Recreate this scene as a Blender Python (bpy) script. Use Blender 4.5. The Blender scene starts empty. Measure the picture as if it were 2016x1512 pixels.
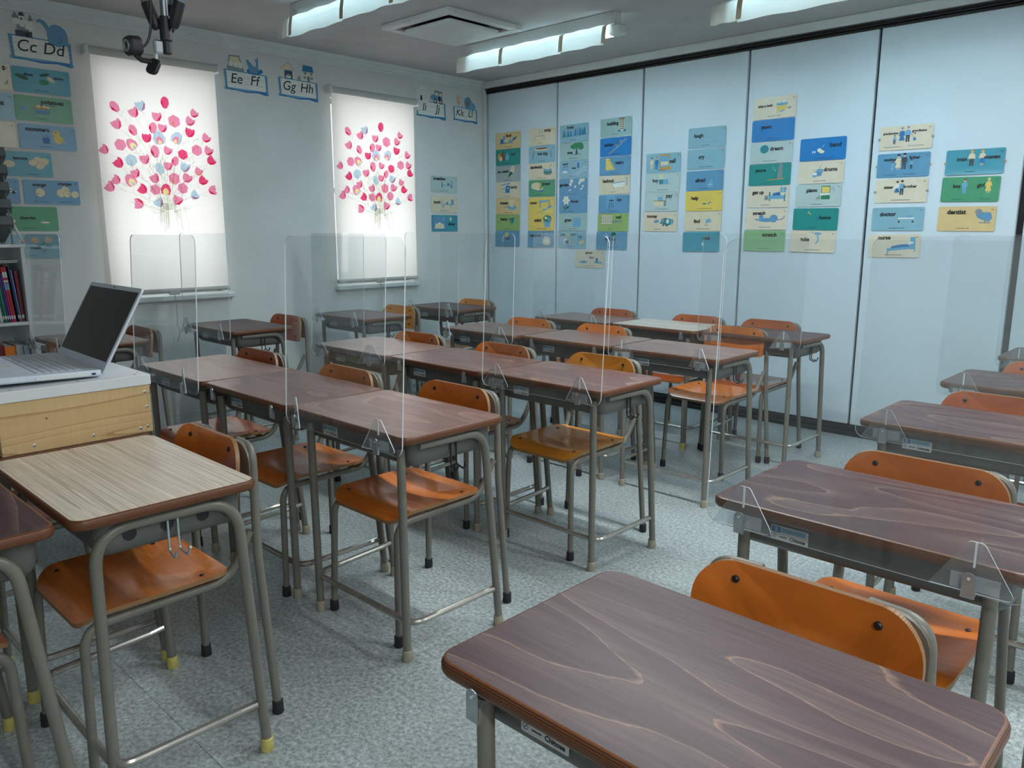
import bpy, math, random
from mathutils import Vector, Matrix
R = math.radians
random.seed(7)
S = bpy.context.scene
C = S.collection

# ------------------------------------------------------------------ camera
cam = bpy.data.objects.new('camera', bpy.data.cameras.new('camera')); C.objects.link(cam)
cam.location = (0, 0, 1.285); cam.rotation_euler = (R(90 - 11.03), 0, R(43.8))
cam.data.sensor_width = 36; cam.data.lens = 1554 / 2016 * 36; cam.data.clip_start = .05
S.camera = cam
# ------------------------------------------------------------------ world, exposure
w = bpy.data.worlds.new('world'); S.world = w; w.use_nodes = True
w.node_tree.nodes['Background'].inputs[0].default_value = (.8, .9, 1, 1)
w.node_tree.nodes['Background'].inputs[1].default_value = 1.0
S.view_settings.view_transform = 'Standard'; S.view_settings.look = 'None'
S.view_settings.gamma = 1; S.view_settings.use_curve_mapping = False
S.view_settings.exposure = 0.6
S.cycles.transparent_max_bounces = 40
S.cycles.max_bounces = 10; S.cycles.diffuse_bounces = 5; S.cycles.caustics_reflective = False
DAY = 4.1        # daylight behind each blind (W)
TUBE = 19.0       # emission of the fluorescent tubes
OFF = 25.0         # fluorescent fittings further back in the room (W each)
def area(name, loc, rot, sx, sy, power, col):
    l = bpy.data.lights.new(name, 'AREA'); l.shape = 'RECTANGLE'; l.size = sx; l.size_y = sy
    l.energy = power; l.color = col
    o = bpy.data.objects.new(name, l); C.objects.link(o); o.location = loc; o.rotation_euler = rot
    return o
XW, YP, ZC = -5.141, 5.02, 2.53
for yc in (2.185, 3.82):
    area('window_daylight', (XW - .40, yc, 1.60), (0, R(-90), 0), 1.2, .8, DAY, (1, .965, .93))
for (x, y, k) in ((-1.65, 2.58, 1), (.2, 2.58, 1), (.2, 3.95, .35), (.3, 1.0, .3), (1.35, -.3, 1.15)):
    area('tube_light', (x, y, 2.43), (0, 0, 0), 1.2, .08, OFF * k, (.90, .97, 1))

# ------------------------------------------------------------------ materials
def lin(c):
    return tuple((v / 255 / 12.92 if v / 255 < .04045 else ((v / 255 + .055) / 1.055) ** 2.4) for v in c)
def nodes(name):
    m = bpy.data.materials.new(name); m.use_nodes = True
    return m, m.node_tree, m.node_tree.nodes['Principled BSDF']
def mk(name, col, rough=.5, metal=0, var=.12, scale=8, stretch=(1, 1, 1), bump=0, spec=.5, bscale=60):
    m, t, b = nodes(name)
    b.inputs['Roughness'].default_value = rough; b.inputs['Metallic'].default_value = metal
    b.inputs['Specular IOR Level'].default_value = spec
    tc = t.nodes.new('ShaderNodeTexCoord'); mp = t.nodes.new('ShaderNodeMapping'); mp.inputs['Scale'].default_value = stretch
    t.links.new(tc.outputs['Object'], mp.inputs[0])
    n = t.nodes.new('ShaderNodeTexNoise'); n.inputs['Scale'].default_value = scale; n.inputs['Detail'].default_value = 5
    t.links.new(mp.outputs[0], n.inputs['Vector'])
    r = t.nodes.new('ShaderNodeValToRGB'); e = r.color_ramp.elements
    e[0].position = .3; e[1].position = .7
    e[0].color = (*[c * (1 - var) for c in col], 1); e[1].color = (*[min(1, c * (1 + var)) for c in col], 1)
    t.links.new(n.outputs[0], r.inputs[0]); t.links.new(r.outputs[0], b.inputs['Base Color'])
    if bump:
        n2 = t.nodes.new('ShaderNodeTexNoise'); n2.inputs['Scale'].default_value = bscale; n2.inputs['Detail'].default_value = 4
        t.links.new(mp.outputs[0], n2.inputs['Vector'])
        bp = t.nodes.new('ShaderNodeBump'); bp.inputs['Strength'].default_value = bump; bp.inputs['Distance'].default_value = .002
        t.links.new(n2.outputs[0], bp.inputs['Height']); t.links.new(bp.outputs[0], b.inputs['Normal'])
    return m
def math_node(t, op, a, b=None):
    n = t.nodes.new('ShaderNodeMath'); n.operation = op
    for i, v in enumerate((a, b)):
        if v is None: continue
        if isinstance(v, (int, float)): n.inputs[i].default_value = v
        else: t.links.new(v, n.inputs[i])
    return n.outputs[0]
def wood(name, dark, mid, line, rough, freq=9, stretch=(1.1, 3.6, 1), linew=.06, streak=.35, spec=.5, coat=0):
    """plywood face: contour lines of a stretched noise give the cathedral grain"""
    m, t, b = nodes(name)
    tc = t.nodes.new('ShaderNodeTexCoord'); oi = t.nodes.new('ShaderNodeObjectInfo')
    ad = t.nodes.new('ShaderNodeVectorMath'); ad.operation = 'ADD'
    cb = t.nodes.new('ShaderNodeCombineXYZ'); k = math_node(t, 'MULTIPLY', oi.outputs['Random'], 37.0)
    t.links.new(k, cb.inputs[0]); t.links.new(k, cb.inputs[1])
    t.links.new(tc.outputs['Object'], ad.inputs[0]); t.links.new(cb.outputs[0], ad.inputs[1])
    mp = t.nodes.new('ShaderNodeMapping'); mp.inputs['Scale'].default_value = stretch; t.links.new(ad.outputs[0], mp.inputs[0])
    n = t.nodes.new('ShaderNodeTexNoise'); n.inputs['Scale'].default_value = 1.6; n.inputs['Detail'].default_value = 1.2; n.inputs['Distortion'].default_value = .25
    t.links.new(mp.outputs[0], n.inputs['Vector'])
    jn = t.nodes.new('ShaderNodeTexNoise'); jn.inputs['Scale'].default_value = 40; t.links.new(mp.outputs[0], jn.inputs['Vector'])
    v = math_node(t, 'ADD', math_node(t, 'MULTIPLY', n.outputs[0], freq), math_node(t, 'MULTIPLY', jn.outputs[0], .07))
    fr = math_node(t, 'FRACT', v)
    rp = t.nodes.new('ShaderNodeValToRGB'); e = rp.color_ramp.elements
    e[0].position = 0; e[0].color = (*mid, 1); e[1].position = 1; e[1].color = (*line, 1)
    x = rp.color_ramp.elements.new(.55); x.color = (*dark, 1)
    x = rp.color_ramp.elements.new(1 - linew * 1.6); x.color = (*dark, 1)
    t.links.new(fr, rp.inputs[0])
    mp2 = t.nodes.new('ShaderNodeMapping'); mp2.inputs['Scale'].default_value = (4, 70, 4); t.links.new(ad.outputs[0], mp2.inputs[0])
    n2 = t.nodes.new('ShaderNodeTexNoise'); n2.inputs['Scale'].default_value = 2; n2.inputs['Detail'].default_value = 6; t.links.new(mp2.outputs[0], n2.inputs['Vector'])
    s = t.nodes.new('ShaderNodeMapRange'); s.inputs[1].default_value = .3; s.inputs[2].default_value = .7
    s.inputs[3].default_value = 1 - streak; s.inputs[4].default_value = 1 + streak
    t.links.new(n2.outputs[0], s.inputs[0])
    mu = t.nodes.new('ShaderNodeVectorMath'); mu.operation = 'SCALE'; t.links.new(rp.outputs[0], mu.inputs[0]); t.links.new(s.outputs[0], mu.inputs['Scale'])
    t.links.new(mu.outputs[0], b.inputs['Base Color'])
    rr = t.nodes.new('ShaderNodeMapRange'); rr.inputs[3].default_value = rough - .01; rr.inputs[4].default_value = rough + .02
    t.links.new(jn.outputs[0], rr.inputs[0]); t.links.new(rr.outputs[0], b.inputs['Roughness'])
    b.inputs['Specular IOR Level'].default_value = spec
    b.inputs['Coat Weight'].default_value = coat; b.inputs['Coat Roughness'].default_value = .12
    return m
def layered(name, c1, c2, axis=2, freq=260, rough=.4):
    """edge of plywood: thin plies"""
    m, t, b = nodes(name)
    tc = t.nodes.new('ShaderNodeTexCoord'); wv = t.nodes.new('ShaderNodeTexWave')
    wv.bands_direction = 'XYZ'[axis]; wv.inputs['Scale'].default_value = freq / 6.283; wv.inputs['Distortion'].default_value = .6
    t.links.new(tc.outputs['Object'], wv.inputs['Vector'])
    r = t.nodes.new('ShaderNodeValToRGB'); r.color_ramp.elements[0].color = (*c1, 1); r.color_ramp.elements[1].color = (*c2, 1)
    t.links.new(wv.outputs['Fac'], r.inputs[0]); t.links.new(r.outputs[0], b.inputs['Base Color']); b.inputs['Roughness'].default_value = rough
    return m
def emit(name, col, strength):
    m, t, b = nodes(name)
    b.inputs['Base Color'].default_value = (*col, 1); b.inputs['Emission Color'].default_value = (*col, 1); b.inputs['Emission Strength'].default_value = strength
    return m
def translucent(name, col, trans, var=.06, rough=.9):
    m, t, b = nodes(name)
    out = t.nodes['Material Output']; tc = t.nodes.new('ShaderNodeTexCoord')
    n = t.nodes.new('ShaderNodeTexNoise'); n.inputs['Scale'].default_value = 120; n.inputs['Detail'].default_value = 4
    t.links.new(tc.outputs['Object'], n.inputs['Vector'])
    r = t.nodes.new('ShaderNodeValToRGB'); r.color_ramp.elements[0].color = (*[c * (1 - var) for c in col], 1); r.color_ramp.elements[1].color = (*col, 1)
    t.links.new(n.outputs[0], r.inputs[0])
    d = t.nodes.new('ShaderNodeBsdfDiffuse'); tr = t.nodes.new('ShaderNodeBsdfTranslucent'); mx = t.nodes.new('ShaderNodeMixShader')
    mx.inputs[0].default_value = trans
    t.links.new(r.outputs[0], d.inputs[0]); t.links.new(r.outputs[0], tr.inputs[0])
    t.links.new(d.outputs[0], mx.inputs[1]); t.links.new(tr.outputs[0], mx.inputs[2]); t.links.new(mx.outputs[0], out.inputs[0])
    return m
def film(name, col):
    m, t, b = nodes(name)
    tr = t.nodes.new('ShaderNodeBsdfTransparent'); tr.inputs[0].default_value = (*col, 1)
    t.links.new(tr.outputs[0], t.nodes['Material Output'].inputs[0]); return m
def acrylic(name, tint, haze, gloss=.9):
    m, t, b = nodes(name)
    tr = t.nodes.new('ShaderNodeBsdfTransparent'); tr.inputs[0].default_value = (*tint, 1)
    gl = t.nodes.new('ShaderNodeBsdfGlossy'); gl.inputs['Roughness'].default_value = .03; gl.inputs[0].default_value = (gloss, gloss, gloss, 1)
    df = t.nodes.new('ShaderNodeBsdfDiffuse'); df.inputs[0].default_value = (.8, .85, .87, 1)
    lw = t.nodes.new('ShaderNodeLayerWeight'); fz = math_node(t, 'ADD', math_node(t, 'MULTIPLY', math_node(t, 'POWER', lw.outputs['Facing'], 5.0), .75), .035)
    tc = t.nodes.new('ShaderNodeTexCoord'); n = t.nodes.new('ShaderNodeTexNoise'); n.inputs['Scale'].default_value = 5; n.inputs['Detail'].default_value = 6
    t.links.new(tc.outputs['Object'], n.inputs['Vector'])
    m0 = t.nodes.new('ShaderNodeMixShader'); t.links.new(math_node(t, 'MULTIPLY', n.outputs[0], haze * 2), m0.inputs[0])
    t.links.new(tr.outputs[0], m0.inputs[1]); t.links.new(df.outputs[0], m0.inputs[2])
    mx = t.nodes.new('ShaderNodeMixShader'); t.links.new(fz, mx.inputs[0])
    t.links.new(m0.outputs[0], mx.inputs[1]); t.links.new(gl.outputs[0], mx.inputs[2]); t.links.new(mx.outputs[0], t.nodes['Material Output'].inputs[0])
    return m
M = {}
M['wall'] = mk('wall_paper', (.665, .67, .645), .85, var=.05, scale=3, bump=.15, bscale=220)
M['ceil'] = mk('ceiling_paper', (.50, .485, .47), .95, var=.06, scale=5, bump=.5, bscale=130)
M['trim'] = mk('trim_white', (.66, .69, .68), .5, var=.04)
M['panel'] = mk('partition_white', (.62, .71, .76), .42, var=.035, scale=2.2, bump=.05, bscale=300)
M['track'] = mk('track_dark', (.025, .023, .023), .35, .3, var=.2)
M['black'] = mk('black_plastic', (.012, .012, .014), .45, var=.2)
M['rubber'] = mk('black_rubber', (.02, .02, .022), .7, var=.2)
M['capw'] = mk('beige_rubber', (.36, .32, .24), .6, var=.15)
M['capy'] = mk('yellow_rubber', (.55, .48, .14), .6, var=.2, scale=40)
M['frame'] = mk('grey_paint', (.165, .157, .130), .36, var=.1, scale=14)
M['tray'] = mk('grey_steel', (.105, .108, .098), .45, var=.08, scale=10)
M['chrome'] = mk('worn_steel', (.42, .40, .36), .25, .7, var=.15, scale=20)
M['steel'] = mk('zinc_steel', (.52, .57, .60), .3, .85, var=.15, scale=30)
M['top'] = wood('dark_desk_top', lin((74, 50, 53)), lin((94, 72, 70)), lin((142, 110, 94)), .44, freq=8, stretch=(.8, 3.4, 1), linew=.03, streak=.25, spec=.42)
M['topb'] = wood('brown_desk_top', lin((128, 95, 86)), lin((144, 112, 100)), lin((176, 144, 124)), .28, freq=7, stretch=(.8, 3.4, 1), linew=.035, streak=.2, spec=.55)
M['topc'] = wood('middle_desk_top', lin((108, 76, 72)), lin((126, 96, 88)), lin((170, 136, 116)), .28, freq=7, stretch=(.8, 3.4, 1), linew=.03, streak=.2, spec=.5)
M['lam'] = wood('pale_laminate_top', lin((208, 194, 176)), lin((222, 210, 194)), lin((184, 168, 148)), .3, freq=9, stretch=(.12, 16, 1), linew=.25, streak=.12)
M['edge'] = layered('plywood_edge', lin((66, 36, 22)), lin((122, 72, 38)), 2, 620)
M['edgel'] = layered('chair_ply_edge', lin((120, 82, 48)), lin((160, 122, 82)), 2, 900)
for n, d, md, l in (('orange', (202, 110, 38), (208, 116, 44), (214, 126, 54)), ('ochre', (204, 130, 42), (210, 138, 50), (216, 148, 62)), ('russet', (176, 88, 44), (184, 96, 52), (192, 108, 64))):
    M[n] = wood(n + '_veneer', lin(d), lin(md), lin(l), .26, freq=3, stretch=(1.2, 4, 4), linew=.1, streak=.14, coat=.35)
M['pine'] = wood('pine_board', lin((196, 164, 116)), lin((202, 172, 126)), lin((164, 128, 84)), .5, freq=10, stretch=(2, .45, 4.5), linew=.08, streak=.04)
M['white'] = mk('white_board', (.68, .71, .72), .35, var=.03)
M['wplast'] = mk('white_plastic', (.64, .70, .78), .4, var=.03)
M['key'] = mk('key_plastic', (.60, .64, .70), .5, var=.03)
M['screen'] = mk('dark_screen', (.003, .0035, .004), .03, var=.1, spec=.16)
M['light_metal'] = mk('fitting_white', (.60, .61, .60), .45, var=.04)
M['tube'] = emit('fluorescent_tube', (.58, .845, 1), TUBE)
M['paper'] = translucent('paper_shade', (.80, .78, .70), .11)
M['tape'] = translucent('yellowed_tape', (.62, .56, .42), .06)
M['blind'] = translucent('blind_cloth', (.88, .82, .765), .55, .03)
M['rail'] = mk('blind_rail', (.50, .51, .47), .5, var=.05)
M['acr'] = acrylic('acrylic_sheet', (.968, .98, .98), .012)
M['acre'] = mk('acrylic_edge', (.62, .67, .69), .15, var=.1)
M['acrf'] = acrylic('acrylic_foot_sheet', (.93, .95, .96), .05)
M['ctape'] = acrylic('clear_tape', (.9, .93, .95), .16)
M['glass'] = film('window_glass', (.95, .97, .97))
M['alu'] = mk('window_aluminium', (.55, .56, .57), .4, .5)
M['tubegrey'] = mk('tripod_tube', (.23, .26, .29), .3, .7, var=.1)
M['lens'] = mk('lens_glass', (.02, .025, .03), .08, spec=.8)
M['mesh'] = mk('wire_grey', (.17, .185, .185), .45, .4, var=.15)
M['sheet'] = mk('sheet_paper', (.66, .67, .66), .7, var=.05)
def floor_mat():
    m, t, b = nodes('vinyl_floor')
    tc = t.nodes.new('ShaderNodeTexCoord')
    n = t.nodes.new('ShaderNodeTexNoise'); n.inputs['Scale'].default_value = 75; n.inputs['Detail'].default_value = 5; n.inputs['Roughness'].default_value = .75
    n3 = t.nodes.new('ShaderNodeTexNoise'); n3.inputs['Scale'].default_value = 2.2; n3.inputs['Detail'].default_value = 5
    for q in (n, n3): t.links.new(tc.outputs['Object'], q.inputs['Vector'])
    r = t.nodes.new('ShaderNodeValToRGB'); e = r.color_ramp.elements
    e[0].position = .36; e[0].color = (.19, .225, .23, 1); e[1].position = .66; e[1].color = (.56, .60, .59, 1)
    x = r.color_ramp.elements.new(.5); x.color = (.35, .395, .39, 1)
    t.links.new(n.outputs[0], r.inputs[0])
    s = t.nodes.new('ShaderNodeMapRange'); s.inputs[1].default_value = .3; s.inputs[2].default_value = .7; s.inputs[3].default_value = .82; s.inputs[4].default_value = 1.1
    t.links.new(n3.outputs[0], s.inputs[0])
    mu = t.nodes.new('ShaderNodeVectorMath'); mu.operation = 'SCALE'; t.links.new(r.outputs[0], mu.inputs[0]); t.links.new(s.outputs[0], mu.inputs['Scale'])
    t.links.new(mu.outputs[0], b.inputs['Base Color'])
    s2 = t.nodes.new('ShaderNodeMapRange'); s2.inputs[3].default_value = .26; s2.inputs[4].default_value = .5; t.links.new(n3.outputs[0], s2.inputs[0]); t.links.new(s2.outputs[0], b.inputs['Roughness'])
    bp = t.nodes.new('ShaderNodeBump'); bp.inputs['Strength'].default_value = .25; bp.inputs['Distance'].default_value = .001
    t.links.new(n.outputs[0], bp.inputs['Height']); t.links.new(bp.outputs[0], b.inputs['Normal'])
    return m
M['floor'] = floor_mat()
PAL = dict(k=(22, 26, 34), b=(42, 118, 172), s=(110, 168, 200), t=(40, 130, 140), g=(50, 130, 90), G=(24, 92, 60), y=(226, 202, 110),
           c=(222, 208, 172), w=(226, 226, 218), e=(128, 142, 146), n=(120, 90, 60), f=(222, 190, 156), o=(200, 150, 70), v=(98, 148, 182), d=(60, 72, 84))
for k_, c_ in PAL.items(): M['ink_' + k_] = mk('print_' + k_, lin(c_), .45, var=.05, scale=60)
CARD = dict(teal=(70, 160, 180), blue=(104, 162, 196), bright=(30, 132, 204), light=(146, 192, 206), mint=(166, 200, 196), green=(84, 164, 122), sea=(46, 152, 144),
            lime=(158, 190, 112), leaf=(150, 194, 142), yellow=(242, 212, 102), amber=(232, 204, 146), cream=(234, 220, 190), grey=(174, 186, 186), sand=(236, 224, 198), ice=(194, 214, 210))
for k_, c_ in CARD.items(): M['card_' + k_] = mk('card_' + k_, tuple(v * .86 for v in lin(c_)), .32, var=.04, scale=15)

# ------------------------------------------------------------------ mesh helpers
class MB:
    def __init__(s): s.v = []; s.f = []; s.m = []
    def add(s, vs, fs, mi=0):
        k = len(s.v); s.v += [tuple(p) for p in vs]; s.f += [tuple(i + k for i in f) for f in fs]; s.m += [mi] * len(fs)
        return s
    def box(s, a, b, mi=0, rot=None, piv=None):
        (x0, y0, z0), (x1, y1, z1) = a, b
        vs = [Vector(p) for p in ((x0, y0, z0), (x1, y0, z0), (x1, y1, z0), (x0, y1, z0), (x0, y0, z1), (x1, y0, z1), (x1, y1, z1), (x0, y1, z1))]
        if rot is not None:
            pv = Vector(piv) if piv else sum(vs, Vector()) / 8
            vs = [rot @ (p - pv) + pv for p in vs]
        return s.add(vs, [(0, 3, 2, 1), (4, 5, 6, 7), (0, 1, 5, 4), (1, 2, 6, 5), (2, 3, 7, 6), (3, 0, 4, 7)], mi)
    def bev(s, a, b, r=.004, mi=0):
        """box with chamfered edges"""
        (x0, y0, z0), (x1, y1, z1) = a, b; L = []
        for z, i in ((z0, r), (z0 + r, 0), (z1 - r, 0), (z1, r)):
            o = []
            for (px, py, dx, dy) in ((x0, y0, 1, 1), (x1, y0, -1, 1), (x1, y1, -1, -1), (x0, y1, 1, -1)):
                p, q = (px + dx * r, py + dy * i, z), (px + dx * i, py + dy * r, z)
                o += [q, p] if dx == dy else [p, q]
            L.append(o)
        return s.loft(L, mi)
    def loft(s, loops, mi=0, cap=True, mcap=None):
        n = len(loops[0]); k0 = []
        for l in loops: k0 += l
        fs = []
        for i in range(len(loops) - 1):
            for j in range(n):
                a, b = i * n + j, i * n + (j + 1) % n
                fs.append((a, b, b + n, a + n))
        s.add(k0, fs, mi)
        if cap:
            s.add(loops[0], [tuple(range(n))[::-1]], mi); s.add(loops[-1], [tuple(range(n))], mi if mcap is None else mcap)
        return s
    def prism(s, pts, z0, z1, mi=0, mtop=None, T=None):
        a = [(x, y, z0) for x, y in pts]; b = [(x, y, z1) for x, y in pts]
        if T: a = [T(p) for p in a]; b = [T(p) for p in b]
        return s.loft([a, b], mi, True, mtop)
    def tube(s, pts, r, n=10, mi=0, flat=None):
        P = [Vector(p) for p in pts]; N = len(P); L = []; up = None
        for i in range(N):
            t = (P[min(i + 1, N - 1)] - P[max(i - 1, 0)]).normalized()
            if up is None:
                up = Vector((0, 0, 1)) if abs(t.z) < .9 else Vector((1, 0, 0))
            up = (up - t * up.dot(t)).normalized(); sd = t.cross(up); rr = r[i] if isinstance(r, (list, tuple)) else r
            L.append([tuple(P[i] + (up * math.cos(2 * math.pi * j / n) + sd * math.sin(2 * math.pi * j / n)) * rr) for j in range(n)])
        return s.loft(L, mi)
    def lathe(s, c, prof, n=16, mi=0, axis=None):
        ax = Vector(axis).normalized() if axis else Vector((0, 0, 1)); q = ax.to_track_quat('Z', 'Y'); c = Vector(c); L = []
        for r, h in prof: L.append([tuple(c + q @ Vector((r * math.cos(2 * math.pi * j / n), r * math.sin(2 * math.pi * j / n), h))) for j in range(n)])
        return s.loft(L, mi)
    def mesh(s, name, mats, smooth=35):
        me = bpy.data.meshes.new(name); me.from_pydata(s.v, [], s.f)
        for m in (mats if isinstance(mats, (list, tuple)) else [mats]): me.materials.append(M[m] if isinstance(m, str) else m)
        me.polygons.foreach_set('material_index', s.m)
        if smooth:
            me.polygons.foreach_set('use_smooth', [True] * len(me.polygons)); me.set_sharp_from_angle(angle=R(smooth))
        me.update(); return me
def obj(name, me, parent=None, loc=(0, 0, 0), rot=(0, 0, 0)):
    o = bpy.data.objects.new(name, me); C.objects.link(o); o.location = loc; o.rotation_euler = rot
    if parent: o.parent = parent
    return o
def tag(o, label, cat, group=None):
    o['label'] = label; o['category'] = cat
    if group: o['group'] = group
    return o
def struct(o): o['kind'] = 'structure'; return o
def empty(name, loc, rot=(0, 0, 0)):
    e = obj(name, None, None, loc, rot); e.empty_display_size = .1; return e
def fillet(pts, rs, n=6):
    """polyline with rounded corners; rs = radius per inner point"""
    P = [Vector(p) for p in pts]; out = [P[0]]
    for i in range(1, len(P) - 1):
        r = rs[i - 1] if isinstance(rs, (list, tuple)) else rs
        a, b = (P[i - 1] - P[i]), (P[i + 1] - P[i]); la, lb = a.length, b.length; a.normalize(); b.normalize()
        ang = a.angle(b)
        if r <= 0 or ang > 3.1: out.append(P[i]); continue
        d = min(r / math.tan(ang / 2), la * .48, lb * .48); A, B = P[i] + a * d, P[i] + b * d
        for j in range(n + 1):
            t = j / n; out.append(A * (1 - t) ** 2 + P[i] * 2 * t * (1 - t) + B * t * t)
    out.append(P[-1]); return out
def rrect(w, h, r, n=6, cx=0, cy=0):
    rs = r if isinstance(r, (list, tuple)) else [r] * 4; o = []
    for k, (sx, sy) in enumerate(((1, 1), (-1, 1), (-1, -1), (1, -1))):
        q = rs[k]; c = (cx + sx * (w / 2 - q), cy + sy * (h / 2 - q))
        for j in range(n + 1):
            a = math.pi / 2 * (k + j / n); o.append((c[0] + q * math.cos(a), c[1] + q * math.sin(a)))
    return o
def slab(w, h, r, prof, cx=0, cy=0, n=6, mi=0, mcap=None):
    """rounded-rectangle slab, prof = [(inset, z)...]"""
    b = MB(); b.loft([[(x, y, z) for x, y in rrect(w - 2 * i, h - 2 * i, max(.001, r - i), n, cx, cy)] for i, z in prof], mi, True, mcap); return b
def curved(outline, fn, t, rings=(.3, .6, .85, 1), mi=0, me=1, c=(0, 0)):
    """thin curved plate: outline points (u,v), fn(u,v,off)->xyz; both faces and rim"""
    b = MB(); n = len(outline)
    for off, flip in ((0, False), (t, True)):
        vs = [fn(c[0], c[1], off)]; fs = []
        for q in rings: vs += [fn(c[0] + (u - c[0]) * q, c[1] + (v - c[1]) * q, off) for u, v in outline]
        for j in range(n): fs.append((0, 1 + j, 1 + (j + 1) % n))
        for i in range(len(rings) - 1):
            for j in range(n):
                a, d = 1 + i * n + j, 1 + i * n + (j + 1) % n
                fs.append((a, a + n, d + n, d))
        if flip: fs = [f[::-1] for f in fs]
        b.add(vs, fs, mi)
    b.loft([[fn(u, v, 0) for u, v in outline], [fn(u, v, t) for u, v in outline]], me, False)
    return b

# ------------------------------------------------------------------ text and flat print
FC = {}
def text_mesh(txt, width, mat, height=None, shear=0, bold=.032, em=None):
    key = (txt, width, mat, height, shear, em)
    if key in FC: return FC[key]
    cu = bpy.data.curves.new('lettering', 'FONT'); cu.body = txt; cu.size = 1; cu.offset = bold; cu.shear = shear; cu.resolution_u = 3
    cu.align_x = 'LEFT'
    o = bpy.data.objects.new('t', cu); C.objects.link(o); bpy.context.view_layer.update()
    me = bpy.data.meshes.new_from_object(o.evaluated_get(bpy.context.evaluated_depsgraph_get()))
    bpy.data.objects.remove(o); bpy.data.curves.remove(cu)
    xs = [v.co.x for v in me.vertices]; ys = [v.co.y for v in me.vertices]
    k = width / (max(xs) - min(xs)) if width else (height or 1) / (max(ys) - min(ys))
    mx, my = (max(xs) + min(xs)) / 2, (max(ys) + min(ys)) / 2
    if em: k, my = em, 0
    for v in me.vertices: v.co = ((v.co.x - mx) * k, (v.co.y - my) * k, 0)
    me.materials.clear(); me.materials.append(M[mat]); FC[key] = me; return me
def ell(x, y, rx, ry, rot=0, n=18):
    a = R(rot); return [(x + rx * math.cos(t) * math.cos(a) - ry * math.sin(t) * math.sin(a), y + rx * math.cos(t) * math.sin(a) + ry * math.sin(t) * math.cos(a)) for t in (2 * math.pi * j / n for j in range(n))]
def ribbon(pts, w):
    P = [Vector((x, y)) for x, y in pts]; a = []; b = []
    for i in range(len(P)):
        t = (P[min(i + 1, len(P) - 1)] - P[max(i - 1, 0)])
        if t.length < 1e-9: t = Vector((1, 0))
        t.normalize(); n = Vector((-t.y, t.x)) * w / 2; a.append(P[i] + n); b.append(P[i] - n)
    return a, b
def print_mesh(name, shapes, k=.01, z0=.0006, dz=.00006, prefix='ink_'):
    """flat print: ('e',x,y,rx,ry,c[,rot]) ('p',pts,c) ('l',pts,w,c), coordinates times k"""
    b = MB(); cols = []
    for i, s in enumerate(shapes):
        c = s[5] if s[0] == 'e' else s[-1]
        if c not in cols: cols.append(c)
        mi = cols.index(c); z = z0 + dz * i
        if s[0] == 'r':
            n = len(s[1]); b.add([(p[0] * k, p[1] * k, z) for p in list(s[1]) + list(s[2])], [(j, (j + 1) % n, n + (j + 1) % n, n + j) for j in range(n)], mi); continue
        if s[0] == 'e': pts = ell(s[1], s[2], s[3], s[4], s[6] if len(s) > 6 else 0)
        elif s[0] == 'p': pts = s[1]
        else:
            A, B = ribbon(s[1], s[2])
            n = len(A); b.add([(p[0] * k, p[1] * k, z) for p in A + B], [(j, j + n, j + n + 1, j + 1) for j in range(n - 1)], mi); continue
        b.add([(x * k, y * k, z) for x, y in pts], [tuple(range(len(pts)))], mi)
    return b.mesh(name, [prefix + c for c in cols], 0)

# ------------------------------------------------------------------ the room
X1, Y0 = 1.9, -2.2
b = MB().box((XW - .2, Y0 - .2, -.1), (X1 + .2, YP + .3, -.004)); fl = struct(obj('floor', b.mesh('floor', 'tray', 0)))
ys = (Y0, -1.2, -.17, .745, 1.55, 2.357, 3.274, 4.2, YP)
for i in range(len(ys) - 1):
    q = MB().bev((XW, ys[i] + .0004, -.004), (X1, ys[i + 1] - .0004, 0), .0006); obj('vinyl_sheet', q.mesh('vinyl_sheet', 'floor', 0), fl)
struct(obj('ceiling', MB().box((XW - .2, Y0 - .2, ZC), (X1 + .2, YP + .3, ZC + .1)).mesh('ceiling', 'ceil', 0)))
W1 = (1.815, 2.56, .875, 2.24); W2 = (3.445, 4.19, .875, 2.24)
b = MB(); xa, xb = XW - .14, XW
b.box((xa, Y0 - .2, 0), (xb, W1[0], ZC)).box((xa, W1[1], 0), (xb, W2[0], ZC)).box((xa, W2[1], 0), (xb, YP + .3, ZC))
for wn in (W1, W2): b.box((xa, wn[0], 0), (xb, wn[1], wn[2])).box((xa, wn[0], wn[3]), (xb, wn[1], ZC))
struct(obj('wall_left', b.mesh('wall_left', 'wall', 0)))
struct(obj('wall_right', MB().box((X1, Y0 - .2, 0), (X1 + .15, YP + .3, ZC)).mesh('wall_right', 'wall', 0)))
struct(obj('wall_front', MB().box((XW, Y0 - .15, 0), (X1, Y0, ZC)).mesh('wall_front', 'wall', 0)))
for i, wn in enumerate((W1, W2)):
    b = MB()
    for (y0, y1, z0, z1) in ((wn[0], wn[0] + .035, wn[2], wn[3]), (wn[1] - .035, wn[1], wn[2], wn[3]), (wn[0], wn[1], wn[2], wn[2] + .035), (wn[0], wn[1], wn[3] - .035, wn[3]), (wn[0], wn[1], 1.56, 1.6)):
        b.box((xa + .01, y0, z0), (xa + .05, y1, z1))
    f_ = struct(obj('window_%d' % (i + 1), b.mesh('window_frame', 'alu', 0)))
    obj('pane', MB().box((xa + .025, wn[0] + .03, wn[2] + .03), (xa + .03, wn[1] - .03, 1.565)).mesh('pane', 'glass', 0), f_)
    obj('pane', MB().box((xa + .025, wn[0] + .03, 1.595), (xa + .03, wn[1] - .03, wn[3] - .03)).mesh('pane', 'glass', 0), f_)
    struct(obj('trim_%d' % (i + 1), MB().bev((XW - .1, wn[0] - .03, .838), (XW + .055, wn[1] + .03, .872), .006).mesh('window_sill', 'trim')))
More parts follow.
